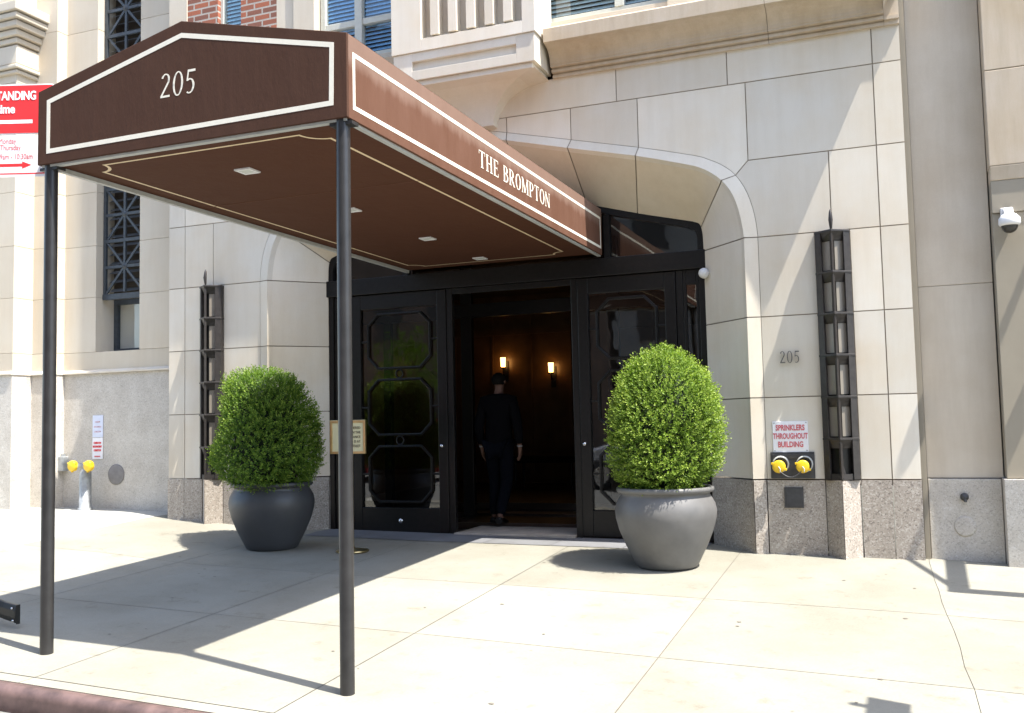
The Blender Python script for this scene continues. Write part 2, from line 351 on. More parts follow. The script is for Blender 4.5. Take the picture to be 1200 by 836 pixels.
# serif capitals and numerals drawn from strokes (cap height 1)
def glyph(ch):
    P = []                                            # list of polygons
    TK, TN, SF = .13, .05, .045
    def rect(x0, x1, y0, y1): P.append([(x0, y0), (x1, y0), (x1, y1), (x0, y1)])
    def stem(x, w=TK, y0=0, y1=1, s=.07, top=True, bot=True):
        rect(x, x+w, y0, y1)
        if bot: rect(x-s, x+w+s, 0, SF)
        if top: rect(x-s, x+w+s, 1-SF, 1)
    def bowl(cx, cy, rx, ry, tk, tn, a0, a1, n=18):
        o = []; i = []
        for k in range(n+1):
            t = R(a0+(a1-a0)*k/n); c, s = math.cos(t), math.sin(t)
            o.append((cx+rx*c, cy+ry*s)); i.append((cx+(rx-tk)*c, cy+(ry-tn)*s))
        for k in range(n): P.append([o[k], o[k+1], i[k+1], i[k]])
    def bar(x0, y0, x1, y1, w): 
        d = Vector((x1-x0, y1-y0)).normalized(); q = Vector((-d.y, d.x))*w/2
        P.append([(x0-q.x, y0-q.y), (x1-q.x, y1-q.y), (x1+q.x, y1+q.y), (x0+q.x, y0+q.y)])
    w = .7
    if ch == 'T': rect(.02, .68, 1-TN, 1); rect(.02, .05, .78, .96); rect(.65, .68, .78, .96); stem(.285, top=False); w = .7
    elif ch == 'H': stem(.08); stem(.52); rect(.2, .53, .49, .49+TN); w = .74
    elif ch == 'E': stem(.08, s=.05); rect(.1, .55, 1-TN, 1); rect(.1, .58, 0, TN); rect(.2, .45, .49, .49+TN); rect(.52, .55, .8, .97); rect(.55, .58, .02, .22); rect(.43, .455, .41, .61); w = .62
    elif ch == 'B': stem(.08, s=.05); rect(.1, .3, 1-TN, 1); rect(.1, .33, .5, .5+TN); rect(.1, .33, 0, TN); bowl(.28, .76, .26, .24, .12, TN, -90, 90); bowl(.31, .275, .29, .275, .13, TN, -90, 90); w = .64
    elif ch == 'R': stem(.08); rect(.1, .3, 1-TN, 1); rect(.1, .32, .47, .47+TN); bowl(.29, .735, .28, .265, .125, TN, -90, 90); bar(.3, .5, .62, .03, .12); rect(.56, .74, 0, SF); w = .72
    elif ch == 'O': bowl(.36, .5, .33, .52, .13, .045, 0, 360, 36); w = .72
    elif ch == 'M': stem(.08, .05); stem(.74, TK, s=.06); bar(.14, .97, .43, .05, .12); bar(.44, .05, .78, .97, .045); w = .95
    elif ch == 'P': stem(.08); rect(.1, .3, 1-TN, 1); rect(.1, .3, .43, .43+TN); bowl(.29, .715, .29, .285, .13, TN, -90, 90); w = .62
    elif ch == 'N': stem(.08, .05, bot=True); stem(.6, .05, bot=False); bar(.1, .97, .62, .03, .13); w = .76
    elif ch == '0': bowl(.30, .5, .26, .52, .09, .05, 0, 360, 36); w = .62
    elif ch == '2':
        bowl(.27, .76, .22, .25, .09, .05, -25, 165, 20); bar(.45, .68, .07, .045, .085); rect(.04, .52, 0, .085); w = .58
    elif ch == '5':
        rect(.12, .5, .9, 1); bar(.15, .99, .11, .53, .06); bowl(.24, .31, .25, .32, .095, .055, -125, 125, 24); w = .58
    elif ch == ' ': w = .38
    return P, w
def word(txt, gap=.06):
    """polygons for a word laid from x=0, cap height 1, returns polys,width"""
    x = 0; out = []
    for ch in txt:
        P, w = glyph(ch); out += [[(a+x, b) for a, b in p] for p in P]; x += w+gap
    return out, x-gap
def put_word(mb, txt, h, width, origin, right, depth=.003, shear=0, gap=.06):
    polys, w = word(txt, gap); sx = width/w
    o, r, u = Vector(origin), Vector(right), Vector((0, 0, 1)); n = r.cross(u)
    for i, p in enumerate(polys):
        if area(p) < 0: p = p[::-1]
        d = depth+(i % 5)*.00025; m = len(p)
        f = [o+r*((x+shear*z)*sx)+u*(z*h)+n*d for x, z in p]; bk = [o+r*((x+shear*z)*sx)+u*(z*h) for x, z in p]
        mb.add(f+bk, [list(range(m))]+[(i2, m+i2, m+(i2+1) % m, (i2+1) % m) for i2 in range(m)])

# ------------------------------------------------------------------ ground
G0 = [(-60, 1.6), (-12, .34), (-10, .28), (-8.3, .245), (-7.7, .20), (-6.9, .165), (-6.4, .11), (-5.9, .065), (-4.4, .042), (-2.6, .03), (-1.2, .005), (-.6, 0), (.17, -.013), (.8, -.04), (4, -.14), (60, -2)]
def interp(t, x):
    for (a, va), (b, vb) in zip(t, t[1:]):
        if x <= b: return va+(vb-va)*max(0, min(1, (x-a)/(b-a)))
    return t[-1][1]
def gz(x, y):
    g0 = interp(G0, x); gc = -.2-.033*(x+2.73)
    t = min(max(-y/4.39, 0), 1.15)
    return g0*(1-t)+gc*t
def road_z(x): return gz(x, -4.9)-.115
XW = 60
def grid(mb, poly_fn, nx, ny, mi=0):
    vs = [poly_fn(i/nx, j/ny) for j in range(ny+1) for i in range(nx+1)]
    mb.add(vs, [(j*(nx+1)+i, j*(nx+1)+i+1, (j+1)*(nx+1)+i+1, (j+1)*(nx+1)+i) for j in range(ny) for i in range(nx)], mi)
road = MB()
xs = [-XW, -30, -14, -8, -4, 0, 4, 10, 30, XW]
ys = [-60, -16, -15, -10, -4.93]
for i in range(len(xs)-1):
    for j in range(len(ys)-1):
        road.add([(x, y, road_z(x)) for x, y in ((xs[i], ys[j]), (xs[i+1], ys[j]), (xs[i+1], ys[j+1]), (xs[i], ys[j+1]))], [(0, 1, 2, 3)])
tag(road.build('road', M['asphalt']), kind='structure')
# slabs
crack = [(-4.72, .335), (-3.2, .30), (-2.07, .266), (-1.3, .225), (-.6, .205), (0, .195), (.6, .195)]
def xcut(c, y):
    if c != 'crack': return c
    pts = crack
    for (a, xa), (b, xb) in zip(pts, pts[1:]):
        if y <= b: return xa+(xb-xa)*max(0, (y-a)/(b-a)) + .006*math.sin(y*9)+.004*math.sin(y*23+1)
    return pts[-1][1]
cuts = [-60, -40, -25, -18, -14, -12.5, -11, -9.5, -7.94, -6.06, -4.5, -2.925, -1.345, 'crack', 1.8, 3.4, 5, 8, 12, 25, 40, 60]
rows = [-4.715, -3.21, -1.76, .62]
sw = MB(); g = .0032
for a, b in zip(cuts, cuts[1:]):
    for y0, y1 in zip(rows, rows[1:]):
        xa = a if a != 'crack' else .25; xb = b if b != 'crack' else .25; ga = .0018 if a == 'crack' else g; gb = .0018 if b == 'crack' else g
        inx = (xb > -6.2 and xa < -1.4)
        nx = max(1, min(8, int((xb-xa)/.3))); ny = max(1, int((y1-y0)/.3))
        def fn(s, t):
            y = y0+g+(y1-y0-2*g)*t; u = xcut(a, y)+ga; w = xcut(b, y)-gb; x = u+(w-u)*s
            return (x, y, gz(x, y))
        grid(sw, fn, nx, ny, 1 if (xb <= -7.9) else 0)
# bed below joints
for a, b in zip([-60, -30, -14]+[-14+.5*i for i in range(1, 40)]+[12, 30], [-30, -14]+[-14+.5*i for i in range(1, 40)]+[12, 30, 60]):
    for y0, y1 in zip([-4.73, -4.39, -3, -1.5, 0], [-4.39, -3, -1.5, 0, .64]):
        sw.add([(x, y, gz(x, y)-.006) for x, y in ((a, y0), (b, y0), (b, y1), (a, y1))], [(0, 1, 2, 3)], 2)
tag(sw.build('sidewalk', [M['side'], M['side_new'], M['bed']]), kind='structure')
# kerb: concrete band then rounded rusty steel nosing
kb = MB()
kx = [-60, -25, -14, -11, -8, -6.2, -4.5, -3, -1.4, .2, 1.8, 5, 12, 25, 60]
for a, b in zip(kx, kx[1:]):
    za, zb_ = gz(a, -4.72), gz(b, -4.72)
    kb.add([(a, -4.82, za-.002), (b-.004, -4.82, zb_-.002), (b-.004, -4.72, zb_), (a, -4.72, za)], [(0, 1, 2, 3)], 0)
kp = [(-4.823, -.004), (-4.845, -.003)]+[(-4.845-.055*math.sin(R(15*k)), -.058+.055*math.cos(R(15*k))) for k in range(1, 7)]+[(-4.902, -.12), (-4.904, -.32)]
kvs = [(x, y, gz(x, -4.72)+z) for x in kx for y, z in kp]; nk2 = len(kp)
kb.add(kvs, [(i*nk2+k, i*nk2+k+1, (i+1)*nk2+k+1, (i+1)*nk2+k) for i in range(len(kx)-1) for k in range(nk2-1)], 1, True)
tag(kb.build('kerb', [M['side'], M['rust']]), kind='structure')
# darker paving strip in front of the doors
pv = MB()
px = [-5.9, -5.2, -4.5, -3.8, -3.1, -2.4, -1.68]
for a, b in zip(px, px[1:]):
    grid(pv, lambda s, t: (a+.003+(b-a-.006)*s, -.10+.66*t, gz(a+(b-a)*s, -.10+.66*t)+.005), 3, 2)
tag(pv.build('entrance_paving', M['pave']), kind='structure')
# far kerb side of the street (seen only in reflections)
sp = MB()
for a, b in zip(xs, xs[1:]):
    sp.add([(x, y, road_z(x)+.13) for x, y in ((a, -22), (b, -22), (b, -16.6), (a, -16.6))]+[(a, -16.6, road_z(a)), (b, -16.6, road_z(b))], [(0, 1, 2, 3), (3, 2, 5, 4)])
tag(sp.build('far_pavement', M['side']), kind='structure')

# ------------------------------------------------------------------ apartment building
CX = -3.77                                    # symmetry axis of portal
def mir(p): return [(2*CX-x, z) for x, z in p]
bld = thing('apartment_building', (CX, .3, 0), 'pale limestone and brick apartment house with an arched portal and black glazed doors', 'building')
outer = [(-1.09, .65), (-1.09, 1.37), (-1.09, 2.09), (-1.09, 2.81), (-1.112, 3.017), (-1.168, 3.22), (-1.265, 3.395), (-1.385, 3.503), (-1.512, 3.573), (-1.644, 3.625), (-2.155, 3.765), (-2.82, 3.925), (-3.49, 4.085), (-3.77, 4.15)]
arris = [(-1.205, .65), (-1.205, 1.37), (-1.205, 2.09), (-1.205, 2.81), (-1.235, 3.03), (-1.293, 3.215), (-1.385, 3.355), (-1.501, 3.452), (-1.60, 3.505), (-1.70, 3.54), (-2.18, 3.682), (-2.85, 3.842), (-3.485, 4.0), (-3.77, 4.065)]
back = [(-1.66, .65), (-1.66, 1.37), (-1.66, 2.09), (-1.66, 2.81), (-1.662, 2.90), (-1.665, 2.98), (-1.678, 3.045), (-1.70, 3.085), (-1.75, 3.105), (-1.80, 3.12), (-2.30, 3.245), (-2.82, 3.39), (-3.49, 3.56), (-3.77, 3.63)]
def dens(P):
    out = list(P[:4])
    for k in range(3, 10):
        p0, p1, p2, p3 = P[k-1] if k > 3 else (P[3][0], P[3][1]-.2), P[k], P[k+1], P[k+2]
        for t in (1/3, 2/3):
            out.append(tuple(.5*(2*p1[c]+(p2[c]-p0[c])*t+(2*p0[c]-5*p1[c]+4*p2[c]-p3[c])*t*t+(3*p1[c]-p0[c]-3*p2[c]+p3[c])*t**3) for c in (0, 1)))
        out.append(P[k+1])
    return out+list(P[11:])
outer, arris, back = dens(outer), dens(arris), dens(back)
S0, S1, J, E = -.60, -.31, -.06, .17
polys = []
for z0, z1 in ((.65, 1.37), (1.37, 2.09), (2.09, 2.81)):
    polys += [[(-1.09, z0), (S0, z0), (S0, z1), (-1.09, z1)], [(S0, z0), (S1, z0), (S1, z1), (S0, z1)], [(S1, z0), (J, z0), (J, z1), (S1, z1)], [(J, z0), (E, z0), (E, z1), (J, z1)]]
SM = -.455
polys.append([outer[3], (SM, 2.81), (SM, 3.52), (-1.148, 3.52)]+outer[12:3:-1])
polys += [[(SM, 2.81), (J, 2.81), (J, 3.52), (SM, 3.52)], [(J, 2.81), (E, 2.81), (E, 3.52), (J, 3.52)]]
polys.append([outer[12], (-1.148, 3.52), (-1.148, 4.24), (-2.155, 4.24)]+outer[24:12:-1])
polys += [[(-1.148, 3.52), (J, 3.52), (J, 4.24), (-1.148, 4.24)], [(J, 3.52), (E, 3.52), (E, 4.24), (J, 4.24)]]
polys.append([outer[24], (-2.155, 4.24), (-2.82, 4.24), outer[25]])
polys.append([outer[25], (-2.82, 4.24), (-3.49, 4.24), outer[26]])
polys.append([outer[26], (-3.49, 4.24), (CX, 4.24), outer[27]])
v6 = [CX, -2.355, -1.306, J, E]
for a, b in zip(v6, v6[1:]): polys.append([(a, 4.24), (b, 4.24), (b, 4.56), (a, 4.56)])
fac = MB(); mor = MB()
for p in polys:
    for q in (p, mir(p)):
        fac.prism_y(inset(q, .0048), 0, .02); 
        qq = q if area(q) > 0 else q[::-1]
        mor.add([(x, .008, z) for x, z in qq], [list(range(len(qq)))])
def strip(mb, mbk, A, ya, B, yb, breaks, off, flip, gap=.0048):
    """panels lofted between polylines A (at ya) and B (at yb), split at break indices"""
    for i0, i1 in zip(breaks, breaks[1:]):
        idx = list(range(i0, i1+1)); va = []; vb = []
        for k in idx:
            a, b = Vector((A[k][0], ya, A[k][1])), Vector((B[k][0], yb, B[k][1]))
            if k == i0: nx = k+1; 
            elif k == i1: nx = k-1
            else: nx = None
            if nx is not None:
                a2, b2 = Vector((A[nx][0], ya, A[nx][1])), Vector((B[nx][0], yb, B[nx][1]))
                a = a+(a2-a).normalized()*gap; b = b+(b2-b).normalized()*gap
            va.append(a); vb.append(b)
        for m in (0, 1):
            f = (lambda p: p) if m == 0 else (lambda p: Vector((2*CX-p.x, p.y, p.z)))
            vs = [f(p) for p in va]+[f(p) for p in vb]; n = len(idx)
            fs = [(k, k+1, n+k+1, n+k) for k in range(n-1)]
            if (m == 0) != flip: fs = [x[::-1] for x in fs]
            mb.add(vs, fs, 0, True)
    n = len(A)
    for m in (0, 1):
        s = 1 if m == 0 else -1
        fx = lambda x: x if m == 0 else 2*CX-x
        dx = off
        vs = [(fx(x+dx), ya+.008, z+dx*.6) for x, z in A]+[(fx(x+dx), yb+.008, z+dx*.6) for x, z in B]
        mbk.add(vs, [(k, k+1, n+k+1, n+k) for k in range(n-1)])
BR = [0, 1, 2, 3, 12, 24, 25, 26, 27]
mid = [(a[0]*.93+b[0]*.07, a[1]*.93+b[1]*.07) for a, b in zip(arris, back)]
strip(fac, mor, outer, -.001, arris, -.036, BR, .010, False)
strip(fac, mor, arris, -.0355, mid, .010, BR, .012, False)
strip(fac, mor, mid, .0105, back, .47, [0, 1, 2, 3, 12], .012, False)
sof = MB(); strip(sof, MB(), mid, .0105, back, .47, [12, 24, 25, 26, 27], .012, False); sof.build('arch_soffit', stone('bounce_tan_limestone', (.67, .585, .455), (.61, .50, .35), streak=.25, blotch=.7), bld)  # tan colour paints in warm light bounced up from the ground
strip(fac, mor, back, .471, back, .62, BR, .012, False)
tag(fac.build('stone_wall', M['lime'], bld))
mor.build('mortar_joints', M['mortar'], bld)
# granite plinth
grs = [MB(), MB()]
def gpan(x0, x1, z0=-.6, z1=.643, y0=-.012, y1=.03, gi=0): grs[gi].box(x0+.003, x1-.003, y0, y1, z0, z1)
for a, b in ((-1.09, S0), (S1, J), (J, E)):
    gpan(a, b); gpan(2*CX-b, 2*CX-a, gi=1)
for s in (0, 1):
    fx = (lambda x: x) if s == 0 else (lambda x: 2*CX-x)
    def qp(pts, z0=-.6, z1=.643): grs[s].prism_z([(fx(x), y) for x, y in pts], z0, z1)
    qp([(-1.097, -.013), (-1.20, -.045), (-1.20, .06), (-1.097, .06)])
    qp([(-1.206, -.044), (-1.655, .46), (-1.62, .60), (-1.206, .09)])
    qp([(-1.66, .466), (-1.66, .62), (-1.63, .62)])
    # wedge under the lantern
    qp([(-.597, -.002), (-.4575, -.15), (-.4575, .02), (-.597, .02)]); qp([(-.4525, -.15), (-.313, -.002), (-.313, .02), (-.4525, .02)])
for g_ in grs: g_.build('granite_plinth', M['gran_warm'], bld)
# cornice
cors = [MB(), MB()]
prof = [(.05, 4.552), (-.03, 4.552), (-.03, 4.582), (-.016, 4.585), (-.016, 4.596), (-.060, 4.599), (-.060, 4.626), (-.046, 4.629), (-.046, 4.640), (-.092, 4.643), (-.092, 4.664)]
for k in range(9):
    t = R(90*k/8); prof.append((-.098-.165*(1-math.cos(t)), 4.665+.15*math.sin(t)))
prof += [(-.285, 4.82), (-.285, 4.95), (-.27, 4.965), (.05, 5.02)]
cutx = [-2.985, -.92, .05]
for a, b in zip(cutx, cutx[1:]):
    cors[0].prism_x(prof, a+.002, b-.002); cors[1].prism_x(prof, 2*CX-b+.002, 2*CX-a-.002)
for s in (0, 1):      # plain end block with a curved stop
    fx = (lambda x: x) if s == 0 else (lambda x: 2*CX-x)
    cor = cors[s]
    e = sorted((fx(.05), fx(E)))
    cor.box(e[0], e[1], -.029, .05, 4.5525, 5.015)
    cor.box(e[0], e[1], -.054, -.029, 4.592, 4.625); 
    cs = []
    for k in range(9):
        t = R(90*k/8); cs.append((fx(.05+.115*(1-math.cos(t))), 4.665+.15*math.sin(t)))
    cor.prism_y(cs+[(fx(.05), 4.815)], -.27, -.028)
    cor.box(e[0], e[1], -.284, .05, 4.818, 5.014)
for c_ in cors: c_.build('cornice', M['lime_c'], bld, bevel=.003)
# balcony block above the keystone
bay = MB(); BF = -.45
bx0, bx1 = -4.535, -3.005
bay.box(bx0, bx0+.33, BF, .04, 4.88, 7.6); bay.box(bx1-.13, bx1, BF, .04, 4.88, 7.6)
bay.box(bx0+.33, bx1-.13, BF, .04, 4.88, 5.0)
bay.add([(bx0+.33, BF, 5.0), (bx1-.13, BF, 5.0), (bx1-.13, BF+.12, 5.06), (bx0+.33, BF+.12, 5.06)], [(0, 1, 2, 3)])
bay.box(bx0+.33, bx1-.13, BF+.12, .04, 5.0, 7.6)
nb = 5; w = (bx1-.13-bx0-.33)/(nb*2+1)
for k in range(nb):
    x = bx0+.33+w*(2*k+1)*1.0
    bay.box(x, x+w*.95, BF+.012, BF+.119, 5.03, 7.6)
# sunk band
bay.box(bx0+.015, bx0+.22, BF+.015, .04, 4.60, 4.878); bay.box(bx1-.20, bx1-.015, BF+.015, .04, 4.60, 4.878)
bay.box(bx0+.22, bx1-.20, BF+.015, .04, 4.60, 4.695); bay.box(bx0+.22, bx1-.20, BF+.015, .04, 4.79, 4.878); bay.box(bx0+.22, bx1-.20, BF+.05, .04, 4.695, 4.79)
bay.box(bx0+.05, bx1-.05, BF+.04, .04, 4.545, 4.598)
# corbel: coved sides sweeping down to the arch apex
rings = []
nk = 14
for k in range(nk+1):
    t = k/nk; a = R(90*t)
    hw = .76-.58*math.sin(a)*1.0 if False else .74-.56*(1-(1-t)**2)**.5
    z = 4.545-.40*t
    y = BF+.045+.33*(1-(1-t)**2)**.5*.9
    rings.append((hw, y, z))
for s in (0,):
    vs = []
    for hw, y, z in rings: vs += [(CX-hw, .02, z), (CX-hw, y, z), (CX+hw, y, z), (CX+hw, .02, z)]
    fs = []
    for k in range(nk):
        for q in range(3): fs.append((k*4+q, (k+1)*4+q, (k+1)*4+q+1, k*4+q+1))
    fs.append([nk*4+q for q in (3, 2, 1, 0)])
    bay.add(vs, fs, 0)
bay.build('balcony', M['lime'], bld, bevel=.003)
# upper brick storey
def wall_with_openings(mb, x0, x1, z0, z1, y, ops, depth):
    xsx = sorted(set([x0, x1]+[o[0] for o in ops]+[o[1] for o in ops]))
    for a, b in zip(xsx, xsx[1:]):
        zs = [z0, z1]; hit = [o for o in ops if o[0] < b-1e-6 and o[1] > a+1e-6]
        if not hit: mb.box(a, b, y, y+depth, z0, z1); continue
        o = hit[0]
        if o[2] > z0: mb.box(a, b, y, y+depth, z0, o[2])
        if o[3] < z1: mb.box(a, b, y, y+depth, o[3], z1)
for s in (0, 1):
    bk = MB(); q = MB()
    fx = (lambda x: x) if s == 0 else (lambda x: 2*CX-x)
    def B_(mb, a, b, y0, y1, z0, z1):
        e = sorted((fx(a), fx(b))); mb.box(e[0], e[1], y0, y1, z0, z1)
    # left side positions, mirrored on the right
    B_(q, -7.71, -7.45, -.01, .3, 5.022, 9)         # quoin
    B_(bk, -7.45, -7.02, .0, .3, 5.022, 9)
    B_(bk, -7.02, -6.70, .0, .3, 8.2, 9); B_(q, -7.02, -6.70, -.02, .3, 5.022, 5.12)
    B_(bk, -6.70, -6.22, .0, .3, 5.022, 9)
    B_(q, -6.22, -5.98, .0, .3, 5.022, 9)
    B_(q, -5.98, -5.71, -.03, .3, 5.022, 9)
    B_(q, -5.71, -4.42, .0, .3, 8.2, 9); B_(q, -5.71, -4.42, .0, .3, 5.022, 5.13)
    B_(q, -4.42, CX, .0, .3, 5.022, 9)
    bk.build('brick_wall', M['brick'], bld); q.build('stone_trim', M['lime_warm'], bld, bevel=.004)
rf = MB(); rf.box(-7.71, .17, .31, 9, 8.5, 9.0); rf.box(-7.71, -7.6, .31, 9, .0, 8.5); rf.box(.06, .17, .31, 9, 0, 8.5); rf.box(-7.6, .06, 8.9, 9, 0, 8.5); rf.box(-7.6, .06, .3, 8.9, 4.6, 4.9)
rf.build('roof', M['opp'], bld)
def window(parent, x0, x1, z0, z1, y, mull, trans, blind, name='window', frame='winframe', fw=.06):
    f = MB()
    f.box(x0, x0+fw, y-.03, y+.04, z0, z1); f.box(x1-fw, x1, y-.03, y+.04, z0, z1); f.box(x0+fw, x1-fw, y-.03, y+.04, z0, z0+fw*1.2); f.box(x0+fw, x1-fw, y-.03, y+.04, z1-fw, z1)
    xx = [x0+fw]
    for mx in mull: f.box(mx-.045, mx+.045, y-.04, y+.04, z0+fw*1.2, z1-fw); xx += [mx-.045, mx+.045]
    xx.append(x1-fw)
    for a, b in zip(xx[::2], xx[1::2]):
        for tz in trans: f.box(a, b, y-.025, y+.04, tz-.035, tz+.035)
    fo = f.build(name, M[frame], parent, bevel=.004)
    gl = MB(); gl.add([(x0+fw, y+.01, z0+fw), (x1-fw, y+.01, z0+fw), (x1-fw, y+.01, z1-fw), (x0+fw, y+.01, z1-fw)], [(0, 1, 2, 3)]); gl.build('pane', M['winglass'], fo)
    bl = MB(); z = z0+fw
    while z < z1-fw:
        bl.add([(x0+fw*.6, y+.03, z), (x1-fw*.6, y+.03, z), (x1-fw*.6, y+.06, z+.043), (x0+fw*.6, y+.06, z+.043)], [(0, 1, 2, 3)]); z += .045
    bl.build('blind', M[blind], fo)
    bk_ = MB(); bk_.add([(x0, y+.16, z0), (x1, y+.16, z0), (x1, y+.16, z1), (x0, y+.16, z1)], [(0, 1, 2, 3)]); bk_.build('room_shade', M['ink'], fo)
for s in (0, 1):
    fx = (lambda x: x) if s == 0 else (lambda x: 2*CX-x)
    a, b = sorted((fx(-5.70), fx(-4.43))); window(bld, a, b, 5.13, 8.2, .11, [fx(-5.22)], [5.56, 6.9], 'blind_d' if s == 0 else 'blind')
    a, b = sorted((fx(-7.02), fx(-6.70))); window(bld, a, b, 5.12, 8.2, .08, [], [6.6], 'blind_b', fw=.04)

# doors and frame in the portal (plane y=.5)
FY = .50
df = MB()
df.box(-5.90, -1.64, FY-.045, FY+.06, 2.645, 2.825)            # lintel beam
df.box(-1.72, -1.64, FY-.02, FY+.06, .03, 2.645); df.box(-5.90, -5.82, FY-.02, FY+.06, .03, 2.645)
df.box(-3.03, -2.96, FY+.0, FY+.06, .03, 2.645); df.box(-4.43, -4.36, FY+.0, FY+.06, .03, 2.645)
df.box(-1.95, -1.88, FY+.0, FY+.06, .03, 2.645); df.box(-5.66, -5.59, FY+.0, FY+.06, .03, 2.645)
df.box(-4.36, -3.03, FY+.005, FY+.06, 2.58, 2.645)
dfo = df.build('door_frame', M['bronze'], bld, bevel=.006)
# transom following the arch
tro = [(x, z) for x, z in back]
tr_in = [p for p in back[6:]]
arc_out = [(p[0], p[1]+.03) for p in tr_in]
arc_in = [(max(min(p[0]-.05*(1 if i < 15 else .25), p[0]), CX), p[1]-.06) for i, p in enumerate(tr_in)]
for side in (0, 1):
    fm = (lambda p: p) if side == 0 else (lambda p: (2*CX-p[0], p[1]))
    t = MB()
    for i in range(len(arc_out)-1):
        t.prism_y([fm(arc_out[i]), fm(arc_out[i+1]), fm(arc_in[i+1]), fm(arc_in[i])], FY-.02, FY+.06)
    e = sorted((fm((-1.72, 0))[0], fm((-1.64, 0))[0])); t.box(e[0], e[1], FY-.018, FY+.058, 2.826, 2.93)
    e = sorted((fm((-2.66, 0))[0], fm((-2.60, 0))[0])); t.box(e[0], e[1], FY-.019, FY+.058, 2.826, 3.27)
    to = t.build('transom', M['bronze'], bld, bevel=.004)
    gl = MB(); poly = [fm(p) for p in ([(-1.7, 2.82)]+arc_in+[(CX, 2.82)])]
    if area(poly) < 0: poly = poly[::-1]
    gl.add([(x, FY+.02, z) for x, z in poly], [list(range(len(poly)))]); gl.build('transom_glass', M['doorglass'], to)
def octa(x0, x1, z0, z1, c): return [(x0+c, z0), (x1-c, z0), (x1, z0+c), (x1, z1-c), (x1-c, z1), (x0+c, z1), (x0, z1-c), (x0, z0+c)]
def door_leaf(x0, x1, hx):
    d = MB(); y0, y1 = FY-.01, FY+.045; st = .11; z0, z1 = .05, 2.64
    d.box(x0, x0+st, y0, y1, z0, z1); d.box(x1-st, x1, y0, y1, z0, z1)
    d.box(x0+st, x1-st, y0, y1, z0, z0+.26); d.box(x0+st, x1-st, y0, y1, z1-.16, z1)
    o = d.build('door', M['bronze'], bld, bevel=.006)
    a, b = x0+st, x1-st; gl = MB(); gl.add([(a, FY+.025, z0+.26), (b, FY+.025, z0+.26), (b, FY+.025, z1-.16), (a, FY+.025, z1-.16)], [(0, 1, 2, 3)])
    gl.build('door_glass', M['doorglass'], o)
    gm = MB(); H = (z1-.16-(z0+.26))/3; m = .075
    for k in range(3):
        za, zb = z0+.26+H*k, z0+.26+H*(k+1)
        ou = octa(a+m, b-m, za+.05, zb-.05, .13); gm.frame_y(ou, inset(ou, .026), FY-.004, FY+.02)
        oo = inset(ou, .010); gm.frame_y(oo, inset(oo, .010), FY-.012, FY-.004)
        if k:
            for xx in ((a+b)/2,):
                gm.tube([(xx+.045*math.cos(R(30*i)), FY+.008, za+.0+.045*math.sin(R(30*i))) for i in range(13)], .009, 6, caps=False)
        gm.box(a, a+m+.002, FY+.002, FY+.018, (za+zb)/2-.01, (za+zb)/2+.01); gm.box(b-m-.002, b, FY+.002, FY+.018, (za+zb)/2-.01, (za+zb)/2+.01)
    gm.build('door_grille', M['bronze'], o, bevel=.003)
    hb = MB(); hb.lathe([(0, .05), (.018, .046), (.022, .03), (.012, .012), (.012, 0)], (hx, y0, .97), 16, axis='y'); hb.build('knob', M['chrome'], o)
    kp = MB(); kp.lathe([(0, .012), (.02, .01), (.026, 0)], ((x0+x1)/2, y0, z0+.12), 16, axis='y'); kp.build('floor_bolt', M['chrome'], o)
    return o
door_leaf(-2.958, -1.952, -2.91); door_leaf(-5.588, -4.432, -4.49)
for (a, b) in ((-1.878, -1.722), (-5.818, -5.662)):
    s_ = MB(); s_.box(a, a+.03, FY, FY+.05, .04, 2.643); s_.box(b-.03, b, FY, FY+.05, .04, 2.643); s_.box(a+.03, b-.03, FY, FY+.05, .04, .32); s_.box(a+.03, b-.03, FY, FY+.05, 2.5, 2.643)
    so = s_.build('sidelight', M['bronze'], bld, bevel=.004)
    gl = MB(); gl.add([(a+.03, FY+.02, .32), (b-.03, FY+.02, .32), (b-.03, FY+.02, 2.5), (a+.03, FY+.02, 2.5)], [(0, 1, 2, 3)]); gl.build('sidelight_glass', M['doorglass'], so)
si = MB(); si.box(-4.36, -3.03, .44, 1.15, -.05, .062); si.build('threshold', M['sill'], bld, bevel=.006)
# lobby
lb = MB(); lb.box(-7.0, -.8, .62, 6.0, -.1, .02); lb.box(-4.8, -2.6, 1.15, 2.2, .02, .10); lb.box(-7.0, -.8, 1.9, 6.0, .02, .13); lb.box(-7, -.8, 2.3, 6.0, .13, .22)
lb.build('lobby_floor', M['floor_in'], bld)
lw = MB(); lw.box(-7.1, -7.0, .62, 6, -.1, 3.9); lw.box(-.8, -.7, .62, 6, -.1, 3.9); lw.box(-7.1, -.7, 6.0, 6.1, -.1, 3.9)
for k in range(9):
    x = -6.9+k*.68; lw.box(x, x+.03, 5.98, 6.0, .4, 3.2)
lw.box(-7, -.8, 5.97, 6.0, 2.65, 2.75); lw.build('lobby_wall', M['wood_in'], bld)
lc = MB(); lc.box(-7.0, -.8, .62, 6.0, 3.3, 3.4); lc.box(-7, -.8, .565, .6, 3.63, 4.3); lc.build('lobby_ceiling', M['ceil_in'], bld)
for (a, b) in ((-5.93, -6.9), (-1.62, -.8)): pass
iv = MB(); IY = 1.75      # inner vestibule screen
zz = 2.47
iv.box(-6.2, -1.4, IY, IY+.08, zz, zz+.16); iv.box(-4.84, -4.70, IY+.002, IY+.078, .1, zz); iv.box(-3.02, -2.88, IY+.002, IY+.078, .1, zz)
iv.box(-5.9, -5.8, IY+.002, IY+.078, .1, zz); iv.box(-4.84, -4.7, IY+.002, IY+.078, zz+.16, 3.3); iv.box(-3.02, -2.88, IY+.002, IY+.078, zz+.16, 3.3)
iv.build('vestibule_screen', M['bronze'], bld, bevel=.005)
